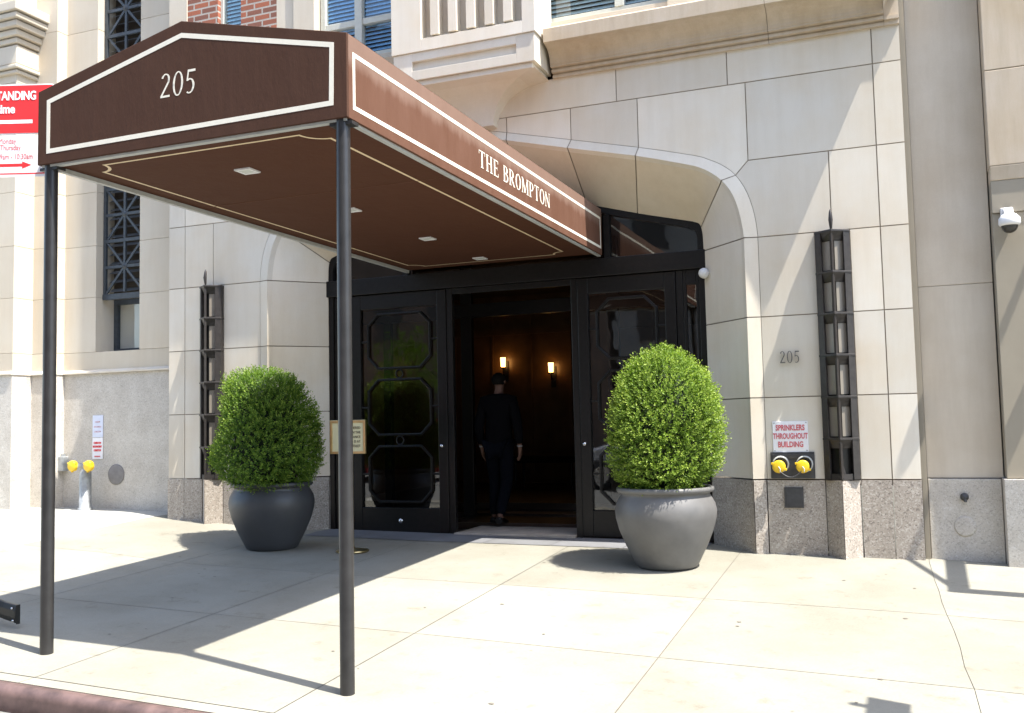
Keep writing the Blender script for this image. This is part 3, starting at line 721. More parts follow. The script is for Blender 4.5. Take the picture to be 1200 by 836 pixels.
# lobby lamps
def lobby_lamp(x, y, z, label):
    t = thing('wall_lamp', (x, y, z), label, 'lamp', 'lit lamps on the lobby wall')
    b = MB(); b.box(x-.04, x+.04, y-.015, y, z-.36, z-.02); b.tube([(x, y-.015, z-.25), (x, y-.10, z-.24), (x, y-.12, z-.14)], .014, 8); b.lathe([(0, 0), (.045, .005), (.05, .02)], (x, y-.12, z-.15), 16)
    b.build('bracket', M['bronze_br'], t)
    s = MB(); s.lathe([(.036, 0), (.044, .15), (.04, .152), (.0, .14)], (x, y-.12, z-.12), 20); s.build('lamp_shade', M['shade'], t)
lobby_lamp(-5.97, 5.985, 2.24, 'lit amber lamp just above the head of the person in the doorway')
lobby_lamp(-5.14, 5.985, 2.12, 'lit amber lamp nearer the right door on the lobby wall')
# lobby bench
def bench(x, y, z):
    t = thing('lobby_bench', (x, y, z), 'dark upholstered bench standing far inside the lobby', 'bench')
    s = MB(); s.box(x-.5, x+.5, y-.22, y+.22, z+.38, z+.48); s.build('seat', M['hair'], t, bevel=.02)
    for dx in (-.44, .44):
        for dy in (-.17, .17):
            l = MB(); l.tube([(x+dx, y+dy, z), (x+dx, y+dy, z+.38)], [.018, .025], 8); l.build('leg', M['bronze_br'], t)
bench(-4.9, 4.9, .22)

# ------------------------------------------------------------------ entrance canopy
cx0, cx1, cyf, cyb = -4.885, -2.665, -4.395, .44
zb, ze, zr = 2.85, 3.315, 3.575
can = thing('entrance_canopy', (CX, -4.36, gz(CX, -4.36)), 'brown canvas entrance canopy on two black posts reaching from kerb to portal', 'canopy')
fp = MB(); fp.prism_y([(cx0, zb), (cx1, zb), (cx1, ze), (CX-.005, zr), (cx0, ze)], cyf, cyf+.018)
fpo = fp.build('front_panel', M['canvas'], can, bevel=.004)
ou = [(-4.812, 2.915), (-2.750, 2.925), (-2.744, 3.272), (-3.773, 3.502), (-4.812, 3.252)]
bd = MB(); bd.frame_y(ou, inset(ou, .028), cyf-.0012, cyf+.001); bd.build('border_line', M['cream'], fpo)
nm = MB(); put_word(nm, '205', .140, .262, (-3.932, cyf+.0005, 3.135), (1, 0, 0), .0008, shear=.06, gap=.05); nm.build('house_number', M['cream'], fpo)
for s in (0, 1):
    x = cx1 if s == 0 else cx0; sg = 1 if s == 0 else -1
    sd = MB(); sd.prism_x([(cyf+.019, zb), (cyb, zb), (cyb, ze), (cyf+.019, ze)], min(x, x-sg*.018), max(x, x-sg*.018))
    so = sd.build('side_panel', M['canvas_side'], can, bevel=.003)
    y0, y1, z0, z1 = -4.335, .40, 2.908, 3.226
    bd = MB(); fw = .024
    for (a, b, c, d) in ((y0, y1, z0, z0+fw), (y0, y1, z1-fw, z1), (y0, y0+fw, z0+fw, z1-fw), (y1-fw, y1, z0+fw, z1-fw)):
        bd.box(min(x-sg*.001, x+sg*.0012), max(x-sg*.001, x+sg*.0012), a, b, c, d)
    bd.build('border_line', M['cream'], so)
    nm = MB()
    if s == 0:
        wt = word('THE BROMPTON', .085)[1]; k_ = 1.51/wt; w1 = word('THE', .085)[1]; w2 = word('BROMPTON', .085)[1]
        put_word(nm, 'THE', .122, w1*k_, (x+.0005, -2.63, 3.008), (0, 1, 0), .0008, gap=.085); nm.build('lettering', M['cream'], so)
        nm = MB(); put_word(nm, 'BROMPTON', .122, w2*k_, (x+.0005, -2.63+(wt-w2)*k_, 3.008), (0, 1, 0), .0008, gap=.085); nm.build('lettering', M['cream'], so)
rfm = MB()
rfm.add([(cx0, cyf+.02, ze), (CX, cyf+.02, zr-.003), (CX, cyb, zr-.003), (cx0, cyb, ze), (cx1, cyf+.02, ze), (cx1, cyb, ze)], [(0, 3, 2, 1), (1, 2, 5, 4)])
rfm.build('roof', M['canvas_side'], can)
# soffit with recessed lights
sf = MB(); sf.box(cx0+.02, cx1-.02, cyf+.02, cyb, 2.868, 2.878); sfo = sf.build('soffit', M['canvas_soffit'], can)
tk = MB()
for (a, b, c, d) in ((cx0+.019, cx1-.019, cyf+.0185, cyf+.055), (cx0+.019, cx0+.05, cyf+.055, cyb), (cx1-.05, cx1-.019, cyf+.055, cyb)): tk.box(a, b, c, d, 2.838, 2.866)
tk.build('track', M['alu'], can)
bl = MB()      # piping line with scooped corners
xl, xr, yf, yb_ = -4.70, -2.975, -4.19, .28
def scoop(cx, cy, a0): return [(cx+.13*math.cos(R(a0-90*k/8)), cy+.13*math.sin(R(a0-90*k/8))) for k in range(9)]
path = scoop(xl, yf, 90)+scoop(xr, yf, 180)+scoop(xr, yb_, 270)+scoop(xl, yb_, 360)
ins = inset(path, .020)
pp = path if area(path) > 0 else path[::-1]
nP = len(pp)
for i in range(nP):
    j = (i+1) % nP
    bl.add([(pp[i][0], pp[i][1], 2.8665), (pp[j][0], pp[j][1], 2.8665), (ins[j][0], ins[j][1], 2.8665), (ins[i][0], ins[i][1], 2.8665)], [(0, 3, 2, 1)])
bl.build('piping', M['cream_dk'], sfo)
sm = MB()
for yy in (-2.95,): sm.box(cx0+.05, cx1-.05, yy-.004, yy+.004, 2.865, 2.868)
sm.build('seam', M['canvas_side'], sfo)
for yy in (-3.68, -2.39, -1.08, .10):
    l = MB(); w = .060
    l.frame_y([(0, 0), (1, 0), (1, 1), (0, 1)], [(.1, .1), (.9, .1), (.9, .9), (.1, .9)], 0, 0) if False else None
    for (a, b, c, d) in ((-w, w, -w, -w+.018), (-w, w, w-.018, w), (-w, -w+.018, -w+.018, w-.018), (w-.018, w, -w+.018, w-.018)):
        l.box(-3.85+a, -3.85+b, yy+c, yy+d, 2.858, 2.8675)
    lo = l.build('recessed_light', M['plastic'], can)
    g_ = MB(); g_.box(-3.85-w+.018, -3.85+w-.018, yy-w+.018, yy+w-.018, 2.8615, 2.8672); g_.build('lens', M['lens'], lo)
for (xt, xb) in ((-2.722, -2.728), (-4.822, -4.817)):
    p = MB(); g0 = gz(xb, -4.35)-.02
    p.tube([(xb, -4.345, g0), (xt, -4.345, 2.86)], .0385, 20) 
    po = p.build('post', M['post'], can)
    h = MB(); h.box(xt-.07, xt+.07, -4.37, -4.30, 2.82, 2.838); h.box(xt-.05, xt+.05, -4.36, -4.32, 2.838, 2.86); h.build('post_bracket', M['post'], po)

# ------------------------------------------------------------------ wall lanterns (V plan, six tiers, spike)
def lantern(cxl, label):
    t = thing('wall_lantern', (cxl, 0, .65), label, 'lantern', 'tall bronze wall lanterns flanking the portal')
    xa, xb, ya = cxl-.145, cxl+.145, -.15
    z0, z1 = .652, 2.80; n = 6; H = (z1-z0)/n
    f = MB(); b = MB()
    def vbar(x, y, w, za, zb_): f.box(x-w, x+w, y-w*.6, y+w*.6, za, zb_)
    f.box(xa-.0, xa+.034, -.05, -.001, z0, z1); f.box(xb-.034, xb, -.05, -.001, z0, z1)
    f.prism_z([(cxl-.016, ya+.018), (cxl, ya-.006), (cxl+.016, ya+.018)], z0, z1)
    # face stiles beside wall edge
    for s in (-1, 1):
        e = cxl+s*.145
        f.prism_z([(e, -.05), (e-s*.050, -.092), (e-s*.062, -.06), (e-s*.03, -.03)], z0, z1)
        # inner lining
        b.add([(e-s*.01, -.012, z0), (cxl, -.09, z0), (cxl, -.09, z1), (e-s*.01, -.012, z1)], [(0, 1, 2, 3)] if s < 0 else [(3, 2, 1, 0)])
    for k in range(n+1):
        z = z0+H*k
        if k == 0: continue
        th = .022
        f.prism_z([(xa-.004, -.001), (xa-.004, -.055), (cxl, ya-.014), (xb+.004, -.055), (xb+.004, -.001)], z-th, z-.002)
        # hopper sloping inward below each shelf
        for s in (-1, 1):
            e = cxl+s*.14
            A = [(e, -.05, z-th), (cxl, ya-.012, z-th), (cxl, ya+.035, z-th-.07), (e-s*.03, -.045, z-th-.07)]
            f.add(A, [(0, 1, 2, 3)] if s > 0 else [(3, 2, 1, 0)])
    # arched foot plate and dark cone in the lowest tier
    f.add([(cxl-.05, -.06, z0), (cxl, -.11, z0), (cxl+.05, -.06, z0), (cxl-.03, -.05, z0+.24), (cxl, -.08, z0+.26), (cxl+.03, -.05, z0+.24)], [(0, 1, 4, 3), (1, 2, 5, 4)])
    for s in (-1, 1):
        e = cxl+s*.13
        f.add([(e, -.055, z0), (cxl, ya+.005, z0), (cxl, ya+.005, z0+.05), (e, -.055, z0+.05)], [(0, 1, 2, 3)] if s < 0 else [(3, 2, 1, 0)])
    f.build('lantern_frame', M['bronze_br'], t, bevel=.003)
    b.build('back_plate', M['bronze'], t)
    for k in range(1, n):
        za, zb_ = z0+H*k+.01, z0+H*(k+1)-.095
        g_ = MB()
        for s in (-1, 1):
            e = cxl+s*.097
            g_.add([(e, -.045, za), (cxl+s*.019, ya+.058, za), (cxl+s*.019, ya+.058, zb_), (e, -.045, zb_)], [(0, 1, 2, 3)] if s < 0 else [(3, 2, 1, 0)])
        g_.build('glass_panel', M['frost'], t)
    s_ = MB(); s_.tube([(cxl, ya+.02, z1), (cxl, ya+.01, z1+.08), (cxl, ya+.02, z1+.15), (cxl, ya+.02, z1+.175)], [.010, .019, .013, .003], 10); s_.build('spike', M['bronze_br'], t)
    return t
lantern(-.455, 'tall bronze wall lantern between the red lettered sign and the right building edge')
lantern(2*CX+.455, 'tall bronze wall lantern partly behind the left clipped bush')

# ------------------------------------------------------------------ planters and clipped bushes
def planter(x, y, k, mat, label):
    z = gz(x, y)-.004
    t = thing('planter', (x, y, z), label, 'planter', 'round grey planters beside the door')
    p = [(0, 0), (.235, 0), (.25, .012), (.275, .06), (.335, .18), (.385, .30), (.412, .40), (.418, .46), (.405, .52), (.375, .575), (.362, .598), (.372, .606), (.395, .615), (.402, .632), (.398, .65), (.385, .656), (.365, .65), (.355, .62), (.35, .56)]
    b = MB(); b.lathe([(r*k, h*k) for r, h in p], (x, y, z), 72); b.build('bowl', M[mat], t)
    s = MB(); s.lathe([(.36*k, .585*k), (.2*k, .60*k), (0, .605*k)], (x, y, z), 40); s.build('soil', M['soil'], t)
    return t, z
def bush(x, y, z, k, mat, prof, seed, label, n=2900, tipk=1.0, lean=0, top=1.84, amp=1.0, wk=1.0):
    r_ = random.Random(seed)
    t = thing('clipped_bush', (x, y, z), label, 'bush', 'clipped evergreen bushes in planters')
    def rad(h):      # h 0..1 along height
        return interp(prof, h)*wk
    zt0, zt1 = .60*k, top*k
    V = []; F = []; TIP = []
    lump = [(r_.uniform(0, 6.28), r_.uniform(0, 1), amp*r_.uniform(.015, .055)*r_.choice((1, 1, -1)), r_.uniform(.10, .28)) for _ in range(34)]
    def surf(th, h):
        rr = rad(h)
        for (a, hh, amp, w) in lump:
            d = math.atan2(math.sin(th-a), math.cos(th-a)); e = (d*.42)**2+((h-hh)*1.2)**2
            rr += amp*math.exp(-e/(w*w))
        return rr
    for i in range(n):
        h = r_.random()**.92; th = r_.uniform(0, 2*math.pi)
        # area weighting
        if r_.random() > (rad(h)/.52+.12): continue
        depth = r_.random()**2.2*.16
        rr = max(.01, surf(th, h)-depth+r_.gauss(0, .011))
        c = Vector((x+rr*math.cos(th)*k+lean*h, y+rr*math.sin(th)*k, z+zt0+(zt1-zt0)*h))
        # outward normal of the profile
        dr = (rad(min(1, h+.04))-rad(max(0, h-.04)))*k/((zt1-zt0)*.08)
        nrm = Vector((math.cos(th), math.sin(th), -dr)).normalized()
        d = (nrm*1.0+Vector((0, 0, .55))+Vector((r_.gauss(0, .38), r_.gauss(0, .38), r_.gauss(0, .38)))).normalized()
        ln = r_.uniform(.065, .12) * (1.5 if r_.random() < .2 else 1)
        bb = c-d*ln*.55
        a = d.orthogonal().normalized(); a.rotate(Matrix.Rotation(r_.uniform(0, 6.28), 3, d)); b = d.cross(a)
        nl = r_.randint(7, 10)
        young = r_.random() < .5; cl = r_.uniform(.55, 1.15)
        for q in range(nl):
            f = (q+.5)/nl; ang = q*2.4+r_.uniform(-.4, .4)
            o = a*math.cos(ang)+b*math.sin(ang)
            p0 = bb+d*ln*f
            ld = (o*.8+d*(.45+.7*f)).normalized(); L_ = r_.uniform(.021, .033)*(1.05-.3*f); W = L_*.25
            sdir = ld.cross(d).normalized()
            up = sdir.cross(ld)
            m_ = len(V)
            V += [p0, p0+ld*L_*.5+sdir*W+up*.001, p0+ld*L_, p0+ld*L_*.5-sdir*W+up*.001]
            F.append((m_, m_+1, m_+2, m_+3))
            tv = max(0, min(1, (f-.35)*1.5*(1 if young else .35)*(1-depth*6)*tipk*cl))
            TIP += [tv*.6, tv*.9, tv, tv*.9]
    me = bpy.data.meshes.new('foliage')
    me.from_pydata([(p.x-x, p.y-y, p.z-z) for p in V], [], F); me.materials.append(M[mat])
    at = me.attributes.new('tip', 'FLOAT', 'POINT'); at.data.foreach_set('value', TIP)
    me.update(); o = bpy.data.objects.new('foliage', me); COL.objects.link(o); o.parent = t
    # near-black hull that paints in the shade between the leaves
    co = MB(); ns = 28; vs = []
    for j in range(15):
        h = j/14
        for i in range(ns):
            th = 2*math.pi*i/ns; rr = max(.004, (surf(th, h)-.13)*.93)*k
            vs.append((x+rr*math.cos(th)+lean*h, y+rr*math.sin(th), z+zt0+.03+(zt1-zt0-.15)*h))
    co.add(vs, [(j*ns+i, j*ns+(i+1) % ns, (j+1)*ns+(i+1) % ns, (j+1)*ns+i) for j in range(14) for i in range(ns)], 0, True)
    co.build('shade_core', M['core'], t)
    tw = MB(); 
    for i in range(16):
        th = r_.uniform(0, 6.28); rr = r_.uniform(.05, .2)*k
        tw.tube([(x+rr*.3*math.cos(th), y+rr*.3*math.sin(th), z+.57*k), (x+rr*math.cos(th), y+rr*math.sin(th), z+.85*k)], [.012, .006], 6)
    tw.build('trunk', M['twig'], t)
    return t
PRX, PRY = -1.84, -.73
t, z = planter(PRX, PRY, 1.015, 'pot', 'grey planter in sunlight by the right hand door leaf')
prof_r = [(0, .28), (.05, .345), (.12, .395), (.25, .445), (.40, .468), (.52, .462), (.65, .43), (.78, .375), (.88, .30), (.95, .21), (1, .05)]
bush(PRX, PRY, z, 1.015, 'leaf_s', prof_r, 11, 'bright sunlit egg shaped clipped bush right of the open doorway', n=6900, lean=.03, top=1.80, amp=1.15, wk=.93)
PLX, PLY = -5.72, -.82
t, z = planter(PLX, PLY, .985, 'pot_d', 'grey planter left of the doorway, its shade painted in as a darker grey')
prof_l = [(0, .27), (.05, .37), (.12, .46), (.22, .53), (.36, .555), (.5, .54), (.63, .50), (.76, .445), (.87, .38), (.94, .30), (.98, .18), (1, .05)]
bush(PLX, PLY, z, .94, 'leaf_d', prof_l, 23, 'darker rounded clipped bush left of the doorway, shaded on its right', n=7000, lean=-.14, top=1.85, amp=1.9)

# ------------------------------------------------------------------ wall fittings, right pier
nm = MB(); put_word(nm, '205', .104, .172, (-.938, -.018, 1.668), (1, 0, 0), .012, gap=.08)
tag(nm.build('house_number', M['numeral']), 'dark metal house number 205 on the limestone right of the portal', 'house number')
t = thing('sprinkler_sign', (-.876, -.002, .886), 'white metal sign with red capitals above the yellow capped wall inlets', 'sign')
b = MB(); b.box(-1.026, -.726, -.010, -.002, .886, 1.157); so = b.build('plate', M['white'], t, bevel=.002)
tx = MB()
for i, (s, sx) in enumerate((('SPRINKLERS', .68), ('THROUGHOUT', .61), ('BUILDING', .70))): tx = MB(); put_text(tx, s, .068, (-.876, -.0125, 1.078-.073*i), sx=sx, bold=.0018); tx.build('lettering', M['pinkred'], so)
for dx in (-.135, .135):
    for zz_ in (.90, 1.143): sc = MB(); sc.lathe([(0, .003), (.005, .002), (.006, 0)], (-.876+dx, -.0102, zz_), 10, axis='y'); sc.build('screw', M['galv'], so)
t = thing('sprinkler_inlet', (-.865, -.005, .66), 'dark wall plate with two yellow capped hose inlets joined by a chain', 'hose inlet')
b = MB(); b.box(-1.052, -.680, -.020, -.002, .658, .888); b.box(-1.035, -.697, -.027, -.020, .83, .872); b.build('plate', M['dkmetal'], t, bevel=.004)
for xx in (-.976, -.775):
    c = MB(); c.lathe([(.055, 0), (.056, .034), (.050, .044), (.03, .047), (0, .048)], (xx, -.06, .765), 24, axis='y')
    for q in range(2):
        a = R(155+180*q); c.box(xx+.060*math.cos(a)-.011, xx+.060*math.cos(a)+.011, -.09, -.066, .765+.060*math.sin(a)-.010, .765+.060*math.sin(a)+.010)
    co = c.build('cap', M['yellow'], t, bevel=.003)
    nk_ = MB(); nk_.lathe([(.05, 0), (.05, .045)], (xx, -.02, .765), 20, axis='y'); nk_.lathe([(.072, 0), (.072, .014), (.06, .016)], (xx+.012, -.03, .785), 20, axis='y'); nk_.build('collar', M['alu'], t)
    pl_ = MB(); pl_.tube([(xx, -.111, .765), (xx+.015, -.125, .745), (xx+.012, -.12, .72)], .005, 6); pl_.build('pull', M['alu'], co)
ch = MB(); ch.tube([(-.965+.18*i/10, -.118, .724-.05*math.sin(math.pi*i/10)) for i in range(11)], .005, 6); ch.build('chain', M['dkmetal'], t)
b = MB(); b.box(-.945, -.785, -.028, -.012, .405, .583); b.box(-.93, -.80, -.032, -.028, .42, .568)
tag(b.build('wall_plate', M['dkmetal'], bevel=.004), 'dark square metal plate on the granite below the yellow inlets', 'wall plate')
b = MB(); b.lathe([(0, .085), (.05, .078), (.075, .05), (.08, 0)], (-1.655, .42, 2.60), 20, axis='x')
t = thing('intercom_dome', (-1.66, .38, 2.60), 'small white rounded dome at the top right of the door frame', 'security camera')
b = MB()
for s in (1,): b.lathe([(.05, 0), (.05, .03), (.042, .055), (.02, .07), (0, .073)], (-1.655, .425, 2.585), 20, axis='y')
b.build('housing', M['plastic'], t)
b = MB(); b.tube([(-1.66, .44, 2.62), (-1.668, .395, 2.60)], .02, 8); b.build('arm', M['plastic'], t)

# ------------------------------------------------------------------ brass stand sign
bxs, bys = -4.83, -.80; bz = gz(bxs, bys)
t = thing('brass_sign_stand', (bxs, bys, bz), 'polished brass floor stand holding an ivory notice behind the right canopy post', 'sign stand')
b = MB(); b.lathe([(0, .0), (.15, .0), (.155, .008), (.15, .018), (.11, .024), (.03, .032), (.022, .05), (0, .05)], (bxs, bys, bz), 40); b.build('base', M['brass'], t)
b = MB(); b.tube([(bxs, bys, bz+.04), (bxs, bys, .935)], .016, 14); b.build('pole', M['brass'], t)
b = MB(); o_ = [(-5.12, .935), (-4.695, .935), (-4.695, 1.255), (-5.12, 1.255)]
o_ = [(x+.02+.09, zz_) for x, zz_ in o_]; o_ = [(bxs-.23, .935), (bxs+.16, .935), (bxs+.16, 1.255), (bxs-.23, 1.255)]
b.frame_y(o_, inset(o_, .026), bys-.015, bys+.012); fo = b.build('sign_frame', M['brass'], t, bevel=.003)
b = MB(); i_ = inset(o_, .026); b.prism_y(i_, bys-.008, bys+.008); po = b.build('placard', M['ivory'], t)
tx = MB()
for i, s in enumerate(('HERED', 'N THE', 'NTRANCE', 'D AT', 'T STREET')): tx = MB(); put_text(tx, s, .034, (bxs+.105, bys-.0095, 1.17-.043*i), align='RIGHT', sx=.9); tx.build('lettering', M['ink'], po)

# ------------------------------------------------------------------ person walking in
def skin_mesh(joints, edges, lvl=2):
    me = bpy.data.meshes.new('sk'); me.from_pydata([j[0] for j in joints], edges, [])
    o = bpy.data.objects.new('sk', me); COL.objects.link(o)
    o.modifiers.new('s', 'SKIN'); 
    lay = me.skin_vertices[0].data
    for i, j in enumerate(joints):
        r = j[1]; lay[i].radius = r if isinstance(r, tuple) else (r, r)
    lay[0].use_root = True
    sb = o.modifiers.new('u', 'SUBSURF'); sb.levels = lvl; sb.render_levels = lvl
    dg = bpy.context.evaluated_depsgraph_get(); m2 = bpy.data.meshes.new_from_object(o.evaluated_get(dg))
    bpy.data.objects.remove(o); bpy.data.meshes.remove(me)
    for p in m2.polygons: p.use_smooth = True
    return m2
def link_mesh(name, me, mat, parent):
    me.materials.clear(); me.materials.append(mat); o = bpy.data.objects.new(name, me); COL.objects.link(o); o.parent = parent; return o
pt = thing('person', (-4.16, 1.25, .075), 'person in a dark suit seen from behind walking into the doorway', 'person')
# local frame: +y away from camera, facing +y
J_ = {'pelvis': (0, 0, .92), 'sp1': (0, .0, 1.08), 'sp2': (0, .015, 1.25), 'chest': (0, .01, 1.40), 'neck': (0, .02, 1.51), 'head0': (0, .035, 1.58), 'head1': (0, .045, 1.66), 'head2': (0, .04, 1.715),
      'shL': (-.185, 0, 1.42), 'elL': (-.255, -.03, 1.14), 'wrL': (-.25, .05, .90), 'haL': (-.245, .07, .83), 'shR': (.185, 0, 1.42), 'elR': (.265, -.05, 1.15), 'wrR': (.27, .0, .90), 'haR': (.265, .02, .83),
      'hiL': (-.095, 0, .88), 'knL': (-.10, .10, .48), 'anL': (-.09, .02, .085), 'toL': (-.10, .16, .03), 'hiR': (.095, 0, .88), 'knR': (.085, .02, .47), 'anR': (.075, -.20, .11), 'toR': (.08, -.06, .03)}
def build_skin(names, rad, edges, lvl=2):
    return skin_mesh([(J_[n], rad[i]) for i, n in enumerate(names)], [(names.index(a), names.index(b)) for a, b in edges], lvl)
J_['hdB'] = (0, .0, 1.665)
for s, sx in (('L', -1), ('R', 1)):
    hx, hy, hz = J_['ha'+s]
    for k, (dy, ln) in enumerate(((.03, .065), (.01, .075), (-.01, .07), (-.028, .055))):
        J_['f%d%sa' % (k, s)] = (hx, hy+dy, hz-.03); J_['f%d%sb' % (k, s)] = (hx-sx*.012, hy+dy+.004, hz-.03-ln*.55); J_['f%d%sc' % (k, s)] = (hx-sx*.035, hy+dy+.008, hz-.03-ln)
    J_['t%sa' % s] = (hx-sx*.01, hy+.04, hz+.01); J_['t%sb' % s] = (hx-sx*.02, hy+.062, hz-.03)
names = ['pelvis', 'sp1', 'sp2', 'chest', 'neck', 'head0', 'head1', 'head2', 'hdB', 'shL', 'elL', 'wrL', 'haL', 'shR', 'elR', 'wrR', 'haR', 'hiL', 'knL', 'anL', 'toL', 'hiR', 'knR', 'anR', 'toR']
rad = [(.13, .10), (.125, .09), (.14, .10), (.15, .10), .055, .062, (.078, .095), (.055, .07), (.06, .06), .06, .042, .028, (.018, .038), .06, .042, .028, (.018, .038), .08, .055, .038, .032, .08, .055, .038, .032]
edges = [('pelvis', 'sp1'), ('sp1', 'sp2'), ('sp2', 'chest'), ('chest', 'neck'), ('neck', 'head0'), ('head0', 'head1'), ('head1', 'head2'), ('head1', 'hdB'), ('chest', 'shL'), ('shL', 'elL'), ('elL', 'wrL'), ('wrL', 'haL'), ('chest', 'shR'), ('shR', 'elR'), ('elR', 'wrR'), ('wrR', 'haR'), ('pelvis', 'hiL'), ('hiL', 'knL'), ('knL', 'anL'), ('anL', 'toL'), ('pelvis', 'hiR'), ('hiR', 'knR'), ('knR', 'anR'), ('anR', 'toR')]
for s in 'LR':
    for k in range(4):
        ns_ = ['f%d%s%s' % (k, s, c) for c in 'abc']; names += ns_; rad += [.0095, .009, .0075]; edges += [('ha'+s, ns_[0]), (ns_[0], ns_[1]), (ns_[1], ns_[2])]
    ns_ = ['t%sa' % s, 't%sb' % s]; names += ns_; rad += [.012, .009]; edges += [('ha'+s, ns_[0]), (ns_[0], ns_[1])]
body = link_mesh('body', build_skin(names, rad, edges), M['skin'], pt)
J2 = dict(J_); J_['hem'] = (0, -.005, .80); J_['cuL'] = (-.25, .045, .915); J_['cuR'] = (.27, -.002, .915)
nj = ['sp1', 'hem', 'sp2', 'chest', 'neck', 'shL', 'elL', 'cuL', 'shR', 'elR', 'cuR']
link_mesh('suit_jacket', build_skin(nj, [(.178, .13), (.215, .155), (.18, .132), (.19, .135), .078, .082, .064, .048, .082, .064, .048], [('sp1', 'hem'), ('sp1', 'sp2'), ('sp2', 'chest'), ('chest', 'neck'), ('chest', 'shL'), ('shL', 'elL'), ('elL', 'cuL'), ('chest', 'shR'), ('shR', 'elR'), ('elR', 'cuR')]), M['suit'], pt)
nj = ['pelvis', 'hiL', 'knL', 'anL', 'hiR', 'knR', 'anR']
link_mesh('trousers', build_skin(nj, [(.15, .12), .105, .08, .065, .105, .08, .065], [('pelvis', 'hiL'), ('hiL', 'knL'), ('knL', 'anL'), ('pelvis', 'hiR'), ('hiR', 'knR'), ('knR', 'anR')]), M['trous'], pt)
hm = MB(); hc = Vector((-4.16, 1.25, .075))+Vector((0, .025, 1.672)); hv = []
for jj in range(13):
    ph = R(-40+130*jj/12)
    for ii in range(24):
        th = 2*math.pi*ii/24; front = max(0, math.sin(th)); lift = .05*front*(1 if ph < .4 else 0)
        hv.append((hc.x+.082*math.cos(ph)*math.cos(th), hc.y+.098*math.cos(ph)*math.sin(th)*(1-.12*front), hc.z+.088*math.sin(ph)+lift))
hm.add(hv, [(jj*24+ii, jj*24+(ii+1) % 24, (jj+1)*24+(ii+1) % 24, (jj+1)*24+ii) for jj in range(12) for ii in range(24)], 0, True)
hm.build('hair', M['hair'], pt)
for a, b in (('anL', 'toL'), ('anR', 'toR')):
    ax = Vector(J_[a]); bx_ = Vector(J_[b]); hl = ax+Vector((0, -.05, -.05))
    link_mesh('shoe', skin_mesh([((ax.x, ax.y, ax.z-.035), .045), (tuple(hl), .042), ((bx_.x, bx_.y, bx_.z+.005), (.048, .032)), ((bx_.x, bx_.y+.07, bx_.z), (.04, .025))], [(0, 1), (0, 2), (2, 3)]), M['shoe'], pt)
for s in (-1, 1):
    e = MB(); px_, py_, pz_ = -4.16+s*.079, 1.25+.035, .075+1.65
    e.lathe([(0, -.008), (.012, -.006), (.024, 0), (.012, .006), (0, .008)], (px_, py_, pz_), 10, axis='x'); e.build('ear', M['skin'], pt)
    cf = MB(); c0 = Vector((-4.16, 1.25, .075))+Vector(J_['wrL' if s < 0 else 'wrR'])
    cf.lathe([(.033, 0), (.040, .016)], (c0.x, c0.y, c0.z-.012), 14); cf.build('shirt_cuff', M['shirt'], pt)

pt.scale = (.92, .96, .962)

# ------------------------------------------------------------------ left neighbour
NY = .40
nbl = thing('stone_building', (-9, NY, .25), 'cream limestone bank like building on the left with iron grille window and piers', 'building')
w_ = MB()
ztop = 9.0; x0, x1 = -9.71, -7.72
zs = [1.965, 2.185, 2.87, 3.52, 4.2, 4.9, 5.6, 6.3, 7.0, 7.7, 8.4, 9.0]
wx0, wx1 = -9.20, -8.51
for a, b in zip(zs, zs[1:]):
    if a < 2.1: w_.box(x0, x1, NY, NY+.5, a+.002, b-.002); continue
    w_.box(x0, wx0, NY, NY+.5, a+.002, b-.002); w_.box(wx1, x1, NY, NY+.5, a+.002, b-.002)
# piers: y fronts stepped
P1x, P1y = -10.07, .24
P2y = -.05
for a, b in zip(zs, zs[1:]):
    w_.box(P1x, x0, P1y, NY+.5, a+.002, b-.002)
    w_.box(-11.1, P1x, P2y, NY+.5, a+.002, b-.002)
    w_.box(-16, -11.1, NY, NY+.5, a+.002, b-.002)
w_.build('stone_wall', M['lime_warm'], nbl, bevel=.003)
m_ = MB(); m_.box(x0+.01, wx0-.01, NY+.012, NY+.4, 1.99, 9); m_.box(wx1+.01, x1-.01, NY+.012, NY+.4, 1.99, 9); m_.box(P1x+.01, x0-.01, P1y+.012, NY, 2, 9); m_.box(-11.29, P1x-.012, P2y+.012, NY, 2, 9); m_.build('mortar_joints', M['lime_grey'], nbl)
p_ = MB()
p_.box(x0, x1, NY-.012, NY+.4, -.2, 1.915); p_.box(P1x, x0+.02, P1y-.02, NY+.4, -.2, 1.915); p_.box(-11.12, P1x+.015, P2y-.02, NY+.4, -.2, 1.915); p_.box(-16, -11.12, NY-.012, NY+.4, -.2, 1.915)
p_.build('granite_plinth', M['gran_grey'], nbl, bevel=.004)
l_ = MB(); 
for (a, b, y) in ((x0, x1, NY), (P1x, x0+.03, P1y), (-11.13, P1x+.025, P2y), (-16, -11.13, NY)): l_.prism_x([(y-.045, 1.917), (y-.045, 1.935), (y+.0, 1.967), (y+.5, 1.966), (y+.5, 1.917)], a, b)
l_.build('ledge', M['lime'], nbl)
c_ = MB()     # capital on the big pier
for k, (dz, pr_) in enumerate(((0, .04), (.06, .07), (.12, .045), (.38, .06), (.46, .10), (.55, .15), (.64, .19), (.72, .22))):
    h = (.05, .05, .24, .07, .08, .08, .07, .12)[k]
    c_.box(-11.1-pr_, P1x+pr_, P2y-pr_, NY, 5.70+dz, 5.70+dz+h-.003)
c_.build('capital', M['lime_warm'], nbl, bevel=.012)
wi = MB(); wi.box(wx0-.0, wx1, NY+.36, NY+.42, 2.18, 2.86); wi.box(wx0, wx0+.06, NY+.30, NY+.36, 2.18, 2.86); wi.box(wx1-.06, wx1, NY+.30, NY+.36, 2.18, 2.86)
